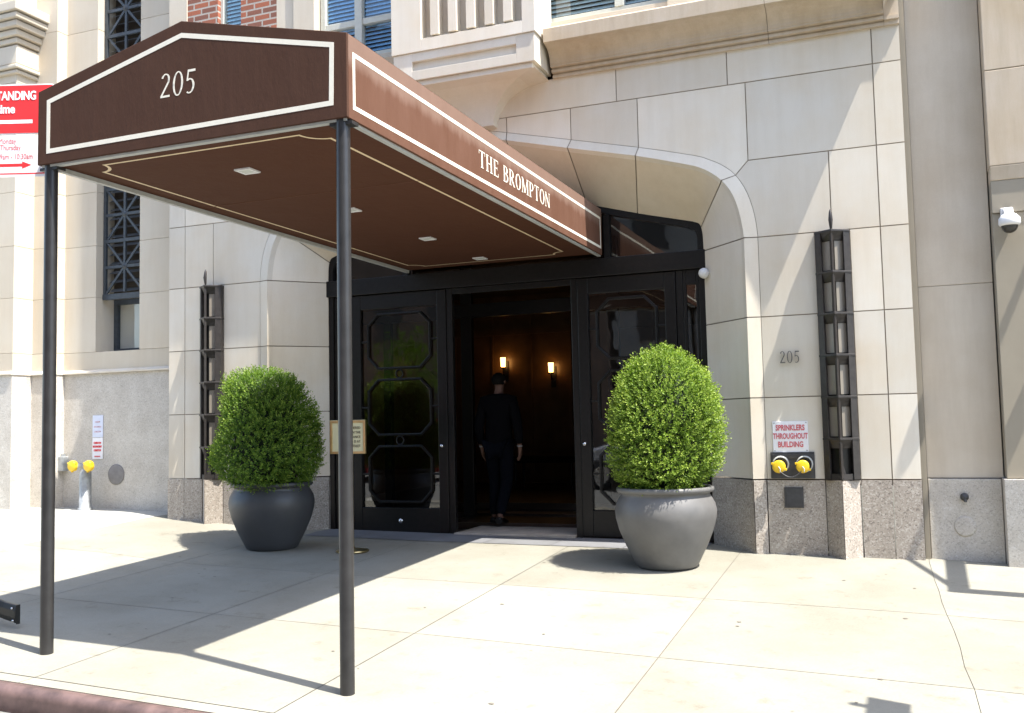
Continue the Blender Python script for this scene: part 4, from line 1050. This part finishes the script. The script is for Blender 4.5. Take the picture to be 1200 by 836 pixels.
wi.box(wx0+.06, wx1-.06, NY+.30, NY+.36, 2.2, 2.24); wi.box(wx0+.06, wx1-.06, NY+.30, NY+.36, 2.80, 2.86)
wo = wi.build('window', M['iron'], nbl)
gl = MB(); gl.add([(wx0+.06, NY+.33, 2.24), (wx1-.06, NY+.33, 2.24), (wx1-.06, NY+.33, 2.80), (wx0+.06, NY+.33, 2.80)], [(0, 1, 2, 3)]); gl.build('pane', M['winglass'], wo)
bd_ = MB(); bd_.add([(wx0+.06, NY+.35, 2.24), (wx1-.06, NY+.35, 2.24), (wx1-.06, NY+.35, 2.80), (wx0+.06, NY+.35, 2.80)], [(0, 1, 2, 3)]); bd_.build('blind', M['lime_warm'], wo)
gi = MB(); gy0, gy1 = NY+.10, NY+.135; a, b = wx0+.02, wx1-.01; mx = (a+b)/2
gi.box(a, a+.035, gy0, gy1, 2.86, 9); gi.box(b-.035, b, gy0, gy1, 2.86, 9); gi.box(a, b, gy0-.01, gy1, 2.84, 2.91); gi.box(mx-.016, mx+.016, gy0+.004, gy1-.004, 2.93, 9)
zk = 2.92; hh = .66; k = 0
while zk < 8.6:
    zc = zk+hh/2
    gi.box(a+.035, b-.035, gy0+.002, gy1-.006, zc-.018, zc+.018)
    if True: gi.box(a+.035, b-.035, gy0+.001, gy1-.005, zk+hh-.02, zk+hh+.02)
    for (xa, za, xb_, zb_) in ((a+.035, zk, mx, zc), (b-.035, zk, mx, zc), (mx, zc, a+.035, zk+hh), (mx, zc, b-.035, zk+hh)):
        d = Vector((xb_-xa, 0, zb_-za)); q_ = Vector((-d.z, 0, d.x)).normalized()*.015
        gi.prism_y([(xa-q_.x, za-q_.z), (xb_-q_.x, zb_-q_.z), (xb_+q_.x, zb_+q_.z), (xa+q_.x, za+q_.z)], gy0+.006, gy1-.012)
    gi.lathe([(0, .012), (.035, .008), (.04, 0)], (mx, gy0+.004, zc), 12, axis='y')
    zk += hh
gi.build('window_grille', M['iron'], nbl)
lv = MB(); z = 2.95
while z < 9: lv.add([(a, NY+.19, z), (b, NY+.19, z), (b, NY+.26, z+.05), (a, NY+.26, z+.05)], [(0, 1, 2, 3)]); z += .115
lv.build('louvre', plain('grey_louvre', (.13, .135, .135), .5), nbl)
bb_ = MB(); bb_.add([(wx0, NY+.3, 2.86), (wx1, NY+.3, 2.86), (wx1, NY+.3, 9), (wx0, NY+.3, 9)], [(0, 1, 2, 3)]); bb_.build('room_shade', M['ink'], nbl)
# fittings on the left neighbour
t = thing('notice_sign', (-9.13, NY-.014, .9), 'faded upper white notice of the pair above the yellow capped standpipe', 'sign')
b = MB(); b.box(-9.215, -9.05, NY-.022, NY-.013, 1.13, 1.40); so = b.build('plate', M['white_b'], t, bevel=.002)
tx = MB()
for i, s in enumerate(('STANDPIPE', 'AND SPRINKLER', 'CONNECTION')): tx = MB(); put_text(tx, s, .026, (-9.133, NY-.0245, 1.31-.06*i), sx=.62); tx.build('lettering', M['palepink'], so)
t = thing('notice_sign', (-9.13, NY-.014, .8), 'lower white notice with red print directly above the yellow capped standpipe', 'sign')
b = MB(); b.box(-9.215, -9.05, NY-.022, NY-.013, .865, 1.125); so = b.build('plate', M['white'], t, bevel=.002)
tx = MB()
for i, s in enumerate(('COMBINATION', 'FIRE DEPARTMENT', 'CONNECTION')): tx = MB(); put_text(tx, s, .034, (-9.133, NY-.0245, 1.05-.045*i), sx=.50, bold=.001); tx.build('lettering', M['red'], so)
tx = MB()
put_text(tx, 'THIS BUILDING', .024, (-9.133, NY-.0245, .888), sx=.6)
tx.build('lettering', M['red'], so)
sx_, sy_ = -9.14, .20; sz_ = gz(sx_, sy_)
t = thing('standpipe', (sx_, sy_, sz_), 'grey standpipe with two yellow caps at the foot of the left wall', 'standpipe')
b = MB(); b.lathe([(.085, 0), (.085, .03), (.07, .04), (.07, .42), (.066, .47), (.05, .50)], (sx_, sy_, sz_-.01), 24); b.build('pipe', M['galv'], t)
b = MB(); b.tube([(sx_-.10, sy_-.03, sz_+.53), (sx_, sy_, sz_+.50), (sx_+.10, sy_-.03, sz_+.53)], .045, 14); b.build('elbow', M['galv'], t)
for s in (-1, 1):
    c = MB(); cx_ = sx_+s*.125; c.lathe([(.064, 0), (.064, .045), (.055, .055), (0, .06)], (cx_, sy_-.05, sz_+.53), 24, axis='y')
    for q in range(3): 
        a = R(30+120*q); c.box(cx_+.066*math.cos(a)-.010, cx_+.066*math.cos(a)+.010, sy_-.10, sy_-.07, sz_+.53+.066*math.sin(a)-.010, sz_+.53+.066*math.sin(a)+.010)
    c.build('cap', M['yellow'], t, bevel=.004)
b = MB(); b.box(-9.70, -9.60, NY-.10, NY-.012, .72, .90)
b.tube([(-9.65, NY-.055, .90), (-9.65, NY-.055, .93)], .03, 10)
tag(b.build('utility_box', M['galv'], bevel=.02, ), 'small grey metal box at the corner of pier and wall left of the standpipe', 'utility box')
b = MB(); b.lathe([(.125, 0), (.125, .006), (.11, .010), (0, .010)], (-8.84, NY-.012, .675), 32, axis='y')
tag(b.build('wall_disc', plain('grey_cement_patch', (.20, .19, .185), .8)), 'round grey cover on the granite to the right of the standpipe', 'wall cover')

# ------------------------------------------------------------------ right neighbour
nbr = thing('corner_building', (1.5, .1, 0), 'grey brown stone building at the right edge with a drab painted wall', 'building')
w_ = MB(); w_.box(.215, .795, .15, .7, .655, 2.28); w_.box(.215, .795, .148, .7, 2.283, 9)
w_.build('stone_pilaster', M['lime_grey'], nbr, bevel=.004)
w_ = MB(); w_.box(.172, .213, .08, .7, -.4, 9.0); w_.build('building_joint', M['painted'], nbr)
w_ = MB()
for a, b in ((3.22, 4.02), (4.025, 4.9), (4.905, 9)): w_.box(.800, 8, -.05, .7, a, b)
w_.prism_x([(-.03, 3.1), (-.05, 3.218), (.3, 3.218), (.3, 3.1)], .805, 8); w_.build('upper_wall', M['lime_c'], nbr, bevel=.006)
w_ = MB(); w_.box(.805, 8, -.025, .7, 2.83, 3.098); w_.box(.805, 8, -.012, .7, .66, 2.828); w_.build('painted_wall', M['painted'], nbr, bevel=.004)
w_ = MB(); w_.box(.217, .775, .12, .7, -.5, .648); w_.box(.78, 8, -.05, .7, -.6, .655); w_.build('granite_plinth', M['gran_grey'], nbr, bevel=.005)
b = MB(); b.lathe([(.03, 0), (.034, .02), (.028, .03), (.02, .05), (0, .052)], (.49, .12, .50), 16, axis='y'); b.tube([(.49, .08, .50), (.495, .072, .46)], .012, 8)
tag(b.build('wall_tap', M['dkmetal']), 'small dark pipe fitting poking from the granite base at right', 'tap')
b = MB(); b.lathe([(.085, 0), (.085, .004), (.07, .007), (0, .007)], (.485, .12, .255), 32, axis='y')
tag(b.build('round_cap', M['gran_grey']), 'round stone coloured cover low on the granite under the dark pipe fitting', 'wall cover')
# dome camera
t = thing('security_camera', (.9, -.08, 2.7), 'white dome security camera mounted on the drab wall at the right edge', 'security camera')
b = MB(); b.box(.862, .955, -.07, -.012, 2.735, 2.86); b.prism_x([(-.012, 2.86), (-.07, 2.86), (-.17, 2.79), (-.17, 2.775), (-.012, 2.775)], .88, .95); b.build('bracket', M['plastic'], t, bevel=.008)
b = MB(); b.lathe([(.03, .10), (.055, .085), (.08, .055), (.082, .012), (.075, 0), (.066, -.005)], (.915, -.14, 2.70), 32); b.build('housing', M['plastic'], t)
b = MB(); b.lathe([(.062, 0)]+[(.062*math.cos(R(10*k)), -.062*math.sin(R(10*k))) for k in range(10)], (.915, -.14, 2.697), 28); b.build('dome', M['smoked'], t)
# bare metal entrance frame over the neighbour's door (outside the frame, throws the shadows at right)
t = thing('awning_frame', (2.4, -.1, 3.0), 'bare metal awning frame on the right hand building', 'awning frame')
b = MB(); ax0, ax1, ay0, ay1, az = 1.72, 3.4, -1.42, -.02, 3.0
b.box(ax0, ax1, ay0, ay0+.14, az, az+.08); b.box(ax0, ax0+.12, ay0+.14, ay1, az, az+.08); b.box(ax1-.12, ax1, ay0+.14, ay1, az, az+.08); b.box(ax0+.12, ax1-.12, ay1-.35, ay1-.28, az, az+.06)
b.tube([(ax0+.06, ay0+.1, az+.08), (ax0+.06, -.05, az+1.1)], .03, 8); b.tube([(ax1-.06, ay0+.1, az+.08), (ax1-.06, -.05, az+1.1)], .03, 8); b.build('metal_bars', M['dkmetal'], t)

# ------------------------------------------------------------------ parking sign at left
SD = Vector((math.cos(R(21.0)), math.sin(R(21.0)), 0)); SRt = Vector((-4.985, -4.17, 0)); sn = Vector((SD.y, -SD.x, 0))
pbase = SRt-SD*.42
t = thing('street_sign', (pbase.x, pbase.y, gz(pbase.x, pbase.y)), 'red and white parking sign pole at the left edge beside the canopy', 'street sign')
def plate(z0, z1, nm_, mat, w=.80, off=0.0, cr=.02):
    b = MB(); pts = []
    for cx_, cz_, a0 in ((w-cr, z1-cr, 0), (cr, z1-cr, 90), (cr, z0+cr, 180), (w-cr, z0+cr, 270)):
        for k in range(5): pts.append((cx_+cr*math.cos(R(a0+22.5*k)), cz_+cr*math.sin(R(a0+22.5*k))))
    n = len(pts); P = lambda u, zz, d: SRt-SD*(w-u)+sn*d+Vector((0, 0, zz))
    vs = [P(u, zz, .012+off) for u, zz in pts]+[P(u, zz, .008+off) for u, zz in pts]
    b.add(vs, [list(range(n)), list(range(2*n-1, n-1, -1))]+[(i, n+i, n+(i+1) % n, (i+1) % n) for i in range(n)])
    return b.build(nm_, mat, t)
def sgn_o(u, z, d=.0135): return SRt-SD*u+sn*d+Vector((0, 0, z))
rp = plate(3.125, 3.455, 'red_plate', M['white']); rp2 = plate(3.133, 3.447, 'red_field', M['red'], w=.784, off=.002, cr=.015)
# shift the red field left by its margin
rp2.location = rp2.location - SD*.008
tx = MB(); put_text(tx, 'NO STANDING', .080, sgn_o(.117, 3.352, .0155), SD, 'RIGHT', sx=.71, bold=.0022); tx.build('lettering', M['white'], rp); tx = MB(); put_text(tx, 'Anytime', .082, sgn_o(.255, 3.265, .0155), SD, 'RIGHT', sx=.80, bold=.0022); tx.build('lettering', M['white'], rp); tx = MB()
o = sgn_o(.70, 3.195, .0152); e_ = sgn_o(.14, 3.195, .0152); up = Vector((0, 0, 1))
tx.add([o, e_, e_+up*.024, o+up*.024], [(0, 1, 2, 3)]); tx.build('stripe', M['white'], rp)
wp = plate(2.845, 3.118, 'white_plate', M['white'])
tx = MB()
for s, zz_, u in (('Monday', 3.065, .245), ('Thursday', 3.022, .215), ('9am - 10:30am', 2.962, .135)): tx = MB(); put_text(tx, s, .050, sgn_o(u, zz_, .0125), SD, 'RIGHT', sx=.72); tx.build('lettering', M['pinkred'], wp)
tx = MB(); o = sgn_o(.70, 2.912, .0128); e_ = sgn_o(.20, 2.912, .0128); tx.add([o, e_, e_+up*.02, o+up*.02], [(0, 1, 2, 3)])
h0 = sgn_o(.205, 2.898, .0129); h1 = sgn_o(.205, 2.946, .0129); h2 = sgn_o(.145, 2.922, .0129); tx.add([h0, h2, h1], [(0, 1, 2)])
o = sgn_o(.78, 2.862, .0128); e_ = sgn_o(.02, 2.862, .0128); tx.add([o, e_, e_+up*.008, o+up*.008], [(0, 1, 2, 3)]); tx.build('arrow', M['red'], wp)
b = MB(); pz = gz(pbase.x, pbase.y); b.tube([(pbase.x, pbase.y, pz-.02), (pbase.x, pbase.y, 3.7)], .025, 10); b.build('pole', M['galv'], t)
# second sign pole to the right of the view (its shadow reaches the bottom edge)
qx, qy = 1.18, -3.97; qz = gz(qx, qy)
t = thing('street_sign', (qx, qy, qz), 'parking sign pole standing to the right of the view near the kerb', 'street sign')
b = MB(); b.tube([(qx, qy, qz-.02), (qx, qy, 2.95)], .025, 10); b.build('pole', M['galv'], t)
b = MB(); b.box(qx-.03, qx-.026, qy-.15, qy+.15, 2.30, 2.75); b.build('plate', M['white'], t)
# riveted flap poking in at lower left
fz = gz(-5.75, -3.98)
b = MB(); vs = []
prf = [(-6.25, .30, .10), (-6.1, .26, .11), (-5.95, .21, .105), (-5.82, .165, .092), (-5.70, .135, .110), (-5.58, .105, .112), (-5.465, .085, .118)]
for x, zc, h in prf:
    for dy, dz in ((-.012, -1), (-.022, -.4), (-.022, .4), (-.012, 1), (.012, 1), (.012, -1)): vs.append((x, -3.98+dy, fz+zc+dz*h/2))
n = len(prf)
b.add(vs, [(i*6+k, (i+1)*6+k, (i+1)*6+(k+1) % 6, i*6+(k+1) % 6) for i in range(n-1) for k in range(6)]+[[(n-1)*6+k for k in range(6)], [k for k in range(5, -1, -1)]])
b.box(-6.30, -6.2, -4.05, -3.91, fz-.01, fz+.36)
t = thing('leather_flap', (-6.2, -3.98, fz), 'black riveted flap jutting in low at the left edge beside the left canopy post', 'flap')
bo = b.build('flap', M['shoe'], t, bevel=.004)
for (x, dz) in ((-5.50, .035), (-5.49, -.045), (-5.64, -.045)): rv = MB(); rv.lathe([(0, .006), (.006, .004), (.008, 0)], (x, -4.002, fz+.09+dz), 10, axis='y'); rv.build('rivet', M['chrome'], bo)

# small litter on the pavement
for (x, y, r) in ((-2.50, -3.0, .022), (-2.36, -3.15, .024), (-4.35, -2.4, .02)): pass
sp_ = MB()
for i in range(44):
    x, y = rng.uniform(-7.5, .9), rng.uniform(-4.5, -.4); r = rng.uniform(.005, .017)
    pts = [(x+r*rng.uniform(.6, 1)*math.cos(R(60*k))*1.4, y+r*rng.uniform(.6, 1)*math.sin(R(60*k))) for k in range(6)]
    sp_.add([(a, b, gz(a, b)+.0035) for a, b in pts], [list(range(6))])
tag(sp_.build('gum_spots', M['bed']), kind='stuff')
bpy.data.objects['gum_spots']['label'] = 'dark flattened gum spots scattered over the pale sidewalk'
bpy.data.objects['gum_spots']['category'] = 'gum'

# ------------------------------------------------------------------ across the street (reflected in the glass)
def far_block(x0, x1, h, mat, label):
    z = road_z((x0+x1)/2)
    t = thing('street_building', ((x0+x1)/2, -22.2, z), label, 'building')
    b = MB(); b.box(x0, x1, -32, -22.2, z-1, z+h); b.build('wall', M[mat], t)
    nx = int((x1-x0)/2.4)
    for j in range(int(h/3.2)):
        for i in range(nx):
            xa = x0+.7+i*(x1-x0-.6)/nx; za = z+1.0+j*3.2
            f = MB(); f.box(xa, xa+1.2, -22.2, -22.12, za, za+1.7); f.build('window', M['ink'], t)
far_block(-26, -9, 16, 'opp', 'brown block of flats across the street behind the camera')
far_block(-8.8, 6, 20, 'opp2', 'grey block of flats across the street behind the camera')
far_block(6.2, 24, 14, 'opp', 'low brown row house across the street behind the camera')

def car(x, y, paint, label):
    z = road_z(x)
    t = thing('parked_car', (x, y, z), label, 'car', 'cars standing in the street')
    lo = [(-2.2, .35), (-2.15, .75), (-1.3, .90), (1.5, .95), (2.1, .85), (2.2, .4), (2.0, .25), (-2.0, .25)]
    b = MB(); b.prism_y([(x+a, z+h) for a, h in lo], y-.85, y+.85)
    b.prism_y([(x+a, z+h) for a, h in [(-.75, .90), (-.15, 1.38), (1.0, 1.42), (1.7, .94)]], y-.70, y+.70); bo = b.build('body', paint, t, bevel=.08, seg=3)
    for yy in (y-.705, y+.69):
        g_ = MB(); g_.prism_y([(x+a, z+h) for a, h in [(-.55, .96), (-.10, 1.32), (.35, 1.34), (.35, .96)]], yy, yy+.015); g_.prism_y([(x+a, z+h) for a, h in [(.43, .96), (.43, 1.34), (.95, 1.35), (1.45, .97)]], yy, yy+.015); g_.build('window', M['smoked'], t)
    for dx in (-1.35, 1.35):
        for yy in (y-.88, y+.88):
            w = MB(); w.lathe([(.0, -.09), (.30, -.09), (.33, -.06), (.33, .06), (.30, .09), (0, .09)], (x+dx, yy, z+.33), 24, axis='y'); wo = w.build('wheel', M['rubber'], t)
            r_ = MB(); r_.lathe([(.19, .095 if yy < y else -.095), (0, .10 if yy < y else -.10)], (x+dx, yy, z+.33), 16, axis='y'); r_.build('rim', M['chrome'], wo)
    for yy in (y-.6, y+.6):
        h = MB(); h.box(x-2.23, x-2.14, yy-.16, yy+.16, z+.60, z+.74); h.build('headlight', M['plastic'], t, bevel=.03)
car(-4.6, -11.2, plain('silver_car_paint', (.55, .56, .58), .22, metal=.4, noise=.02), 'silver car standing in the street behind the camera')
car(-10.6, -10.8, M['carpaint'], 'red car standing in the street behind the camera')
def street_tree(x, y, seed):
    r_ = random.Random(seed); z = road_z(x)+.12
    t = thing('street_tree', (x, y, z), 'leafy street tree on the far side of the street', 'tree')
    b = MB(); b.tube([(x, y, z), (x+.05, y, z+1.2), (x-.03, y+.05, z+2.2)], [.17, .13, .09], 10)
    tips = []
    for i in range(9):
        a = 2*math.pi*i/9; e = (x+.8*math.cos(a)*r_.uniform(.6, 1), y+.8*math.sin(a)*r_.uniform(.6, 1), z+2.3+1.1*r_.random()); tips.append(e)
        b.tube([(x-.03, y+.05, z+1.5+.07*i), ((x+e[0])/2, (y+e[1])/2, z+2.2), e], [.06, .045, .015], 6)
    b.build('trunk', M['twig'], t)
    V = []; F = []
    for i in range(2600):
        e = r_.choice(tips); c = Vector(e)+Vector((r_.gauss(0, .34), r_.gauss(0, .34), r_.gauss(.05, .3)))
        d = Vector((r_.gauss(0, 1), r_.gauss(0, 1), r_.gauss(0, 1))).normalized(); o = d.orthogonal().normalized(); L_ = r_.uniform(.08, .14)
        m_ = len(V); V += [c, c+d*L_*.5+o*L_*.3, c+d*L_, c+d*L_*.5-o*L_*.3]; F.append((m_, m_+1, m_+2, m_+3))
    c = MB(); c.add(V, F); c.build('crown', M['leaf_d'], t)
street_tree(-14.5, -17.6, 5)

# ------------------------------------------------------------------ camera, light, world
def Rm(yaw, pitch, roll):
    cy, sy = math.cos(yaw), math.sin(yaw); cp, sp = math.cos(pitch), math.sin(pitch)
    f = Vector((-sy*cp, cy*cp, sp)); r = Vector((cy, sy, 0)); u = r.cross(f)
    c, s = math.cos(roll), math.sin(roll)
    r2 = r*c+u*s; u2 = u*c-r*s
    return Matrix(((r2.x, u2.x, -f.x), (r2.y, u2.y, -f.y), (r2.z, u2.z, -f.z)))
cam = bpy.data.cameras.new('camera'); co = bpy.data.objects.new('camera', cam); COL.objects.link(co)
cam.sensor_width = 36; cam.lens = 1132.1/1200*36; cam.clip_end = 500; cam.clip_start = .05
co.matrix_world = Matrix.Translation((0, -8.8, 1.19)) @ Rm(.377195, .0691756, -.021614).to_4x4()
scene.camera = co
SUNV = Vector((.412, -.096, .906)).normalized()
elev = math.asin(SUNV.z); az = math.atan2(SUNV.x, SUNV.y)
sl = bpy.data.lights.new('sun', 'SUN'); sl.energy = 3.7; sl.angle = R(.53); sl.color = (1, .95, .87)
so = bpy.data.objects.new('sun', sl); COL.objects.link(so)
so.rotation_euler = (-SUNV).to_track_quat('-Z', 'Y').to_euler(); so.location = (5, -8, 20)
wd = bpy.data.worlds.new('World'); scene.world = wd; wd.use_nodes = True
nt = wd.node_tree; bg = nt.nodes['Background']
sk = nt.nodes.new('ShaderNodeTexSky'); sk.sky_type = 'NISHITA'; sk.sun_disc = False; sk.sun_elevation = elev; sk.sun_rotation = az
sk.air_density = 1.0; sk.dust_density = 1.5
nt.links.new(sk.outputs[0], bg.inputs[0]); bg.inputs[1].default_value = .15
scene.view_settings.view_transform = 'Standard'; scene.view_settings.look = 'None'; scene.view_settings.gamma = 1; scene.view_settings.exposure = 1.85
try:
    scene.cycles.max_bounces = 8; scene.cycles.diffuse_bounces = 4; scene.cycles.transparent_max_bounces = 12
    scene.cycles.sample_clamp_indirect = 6
except Exception: pass
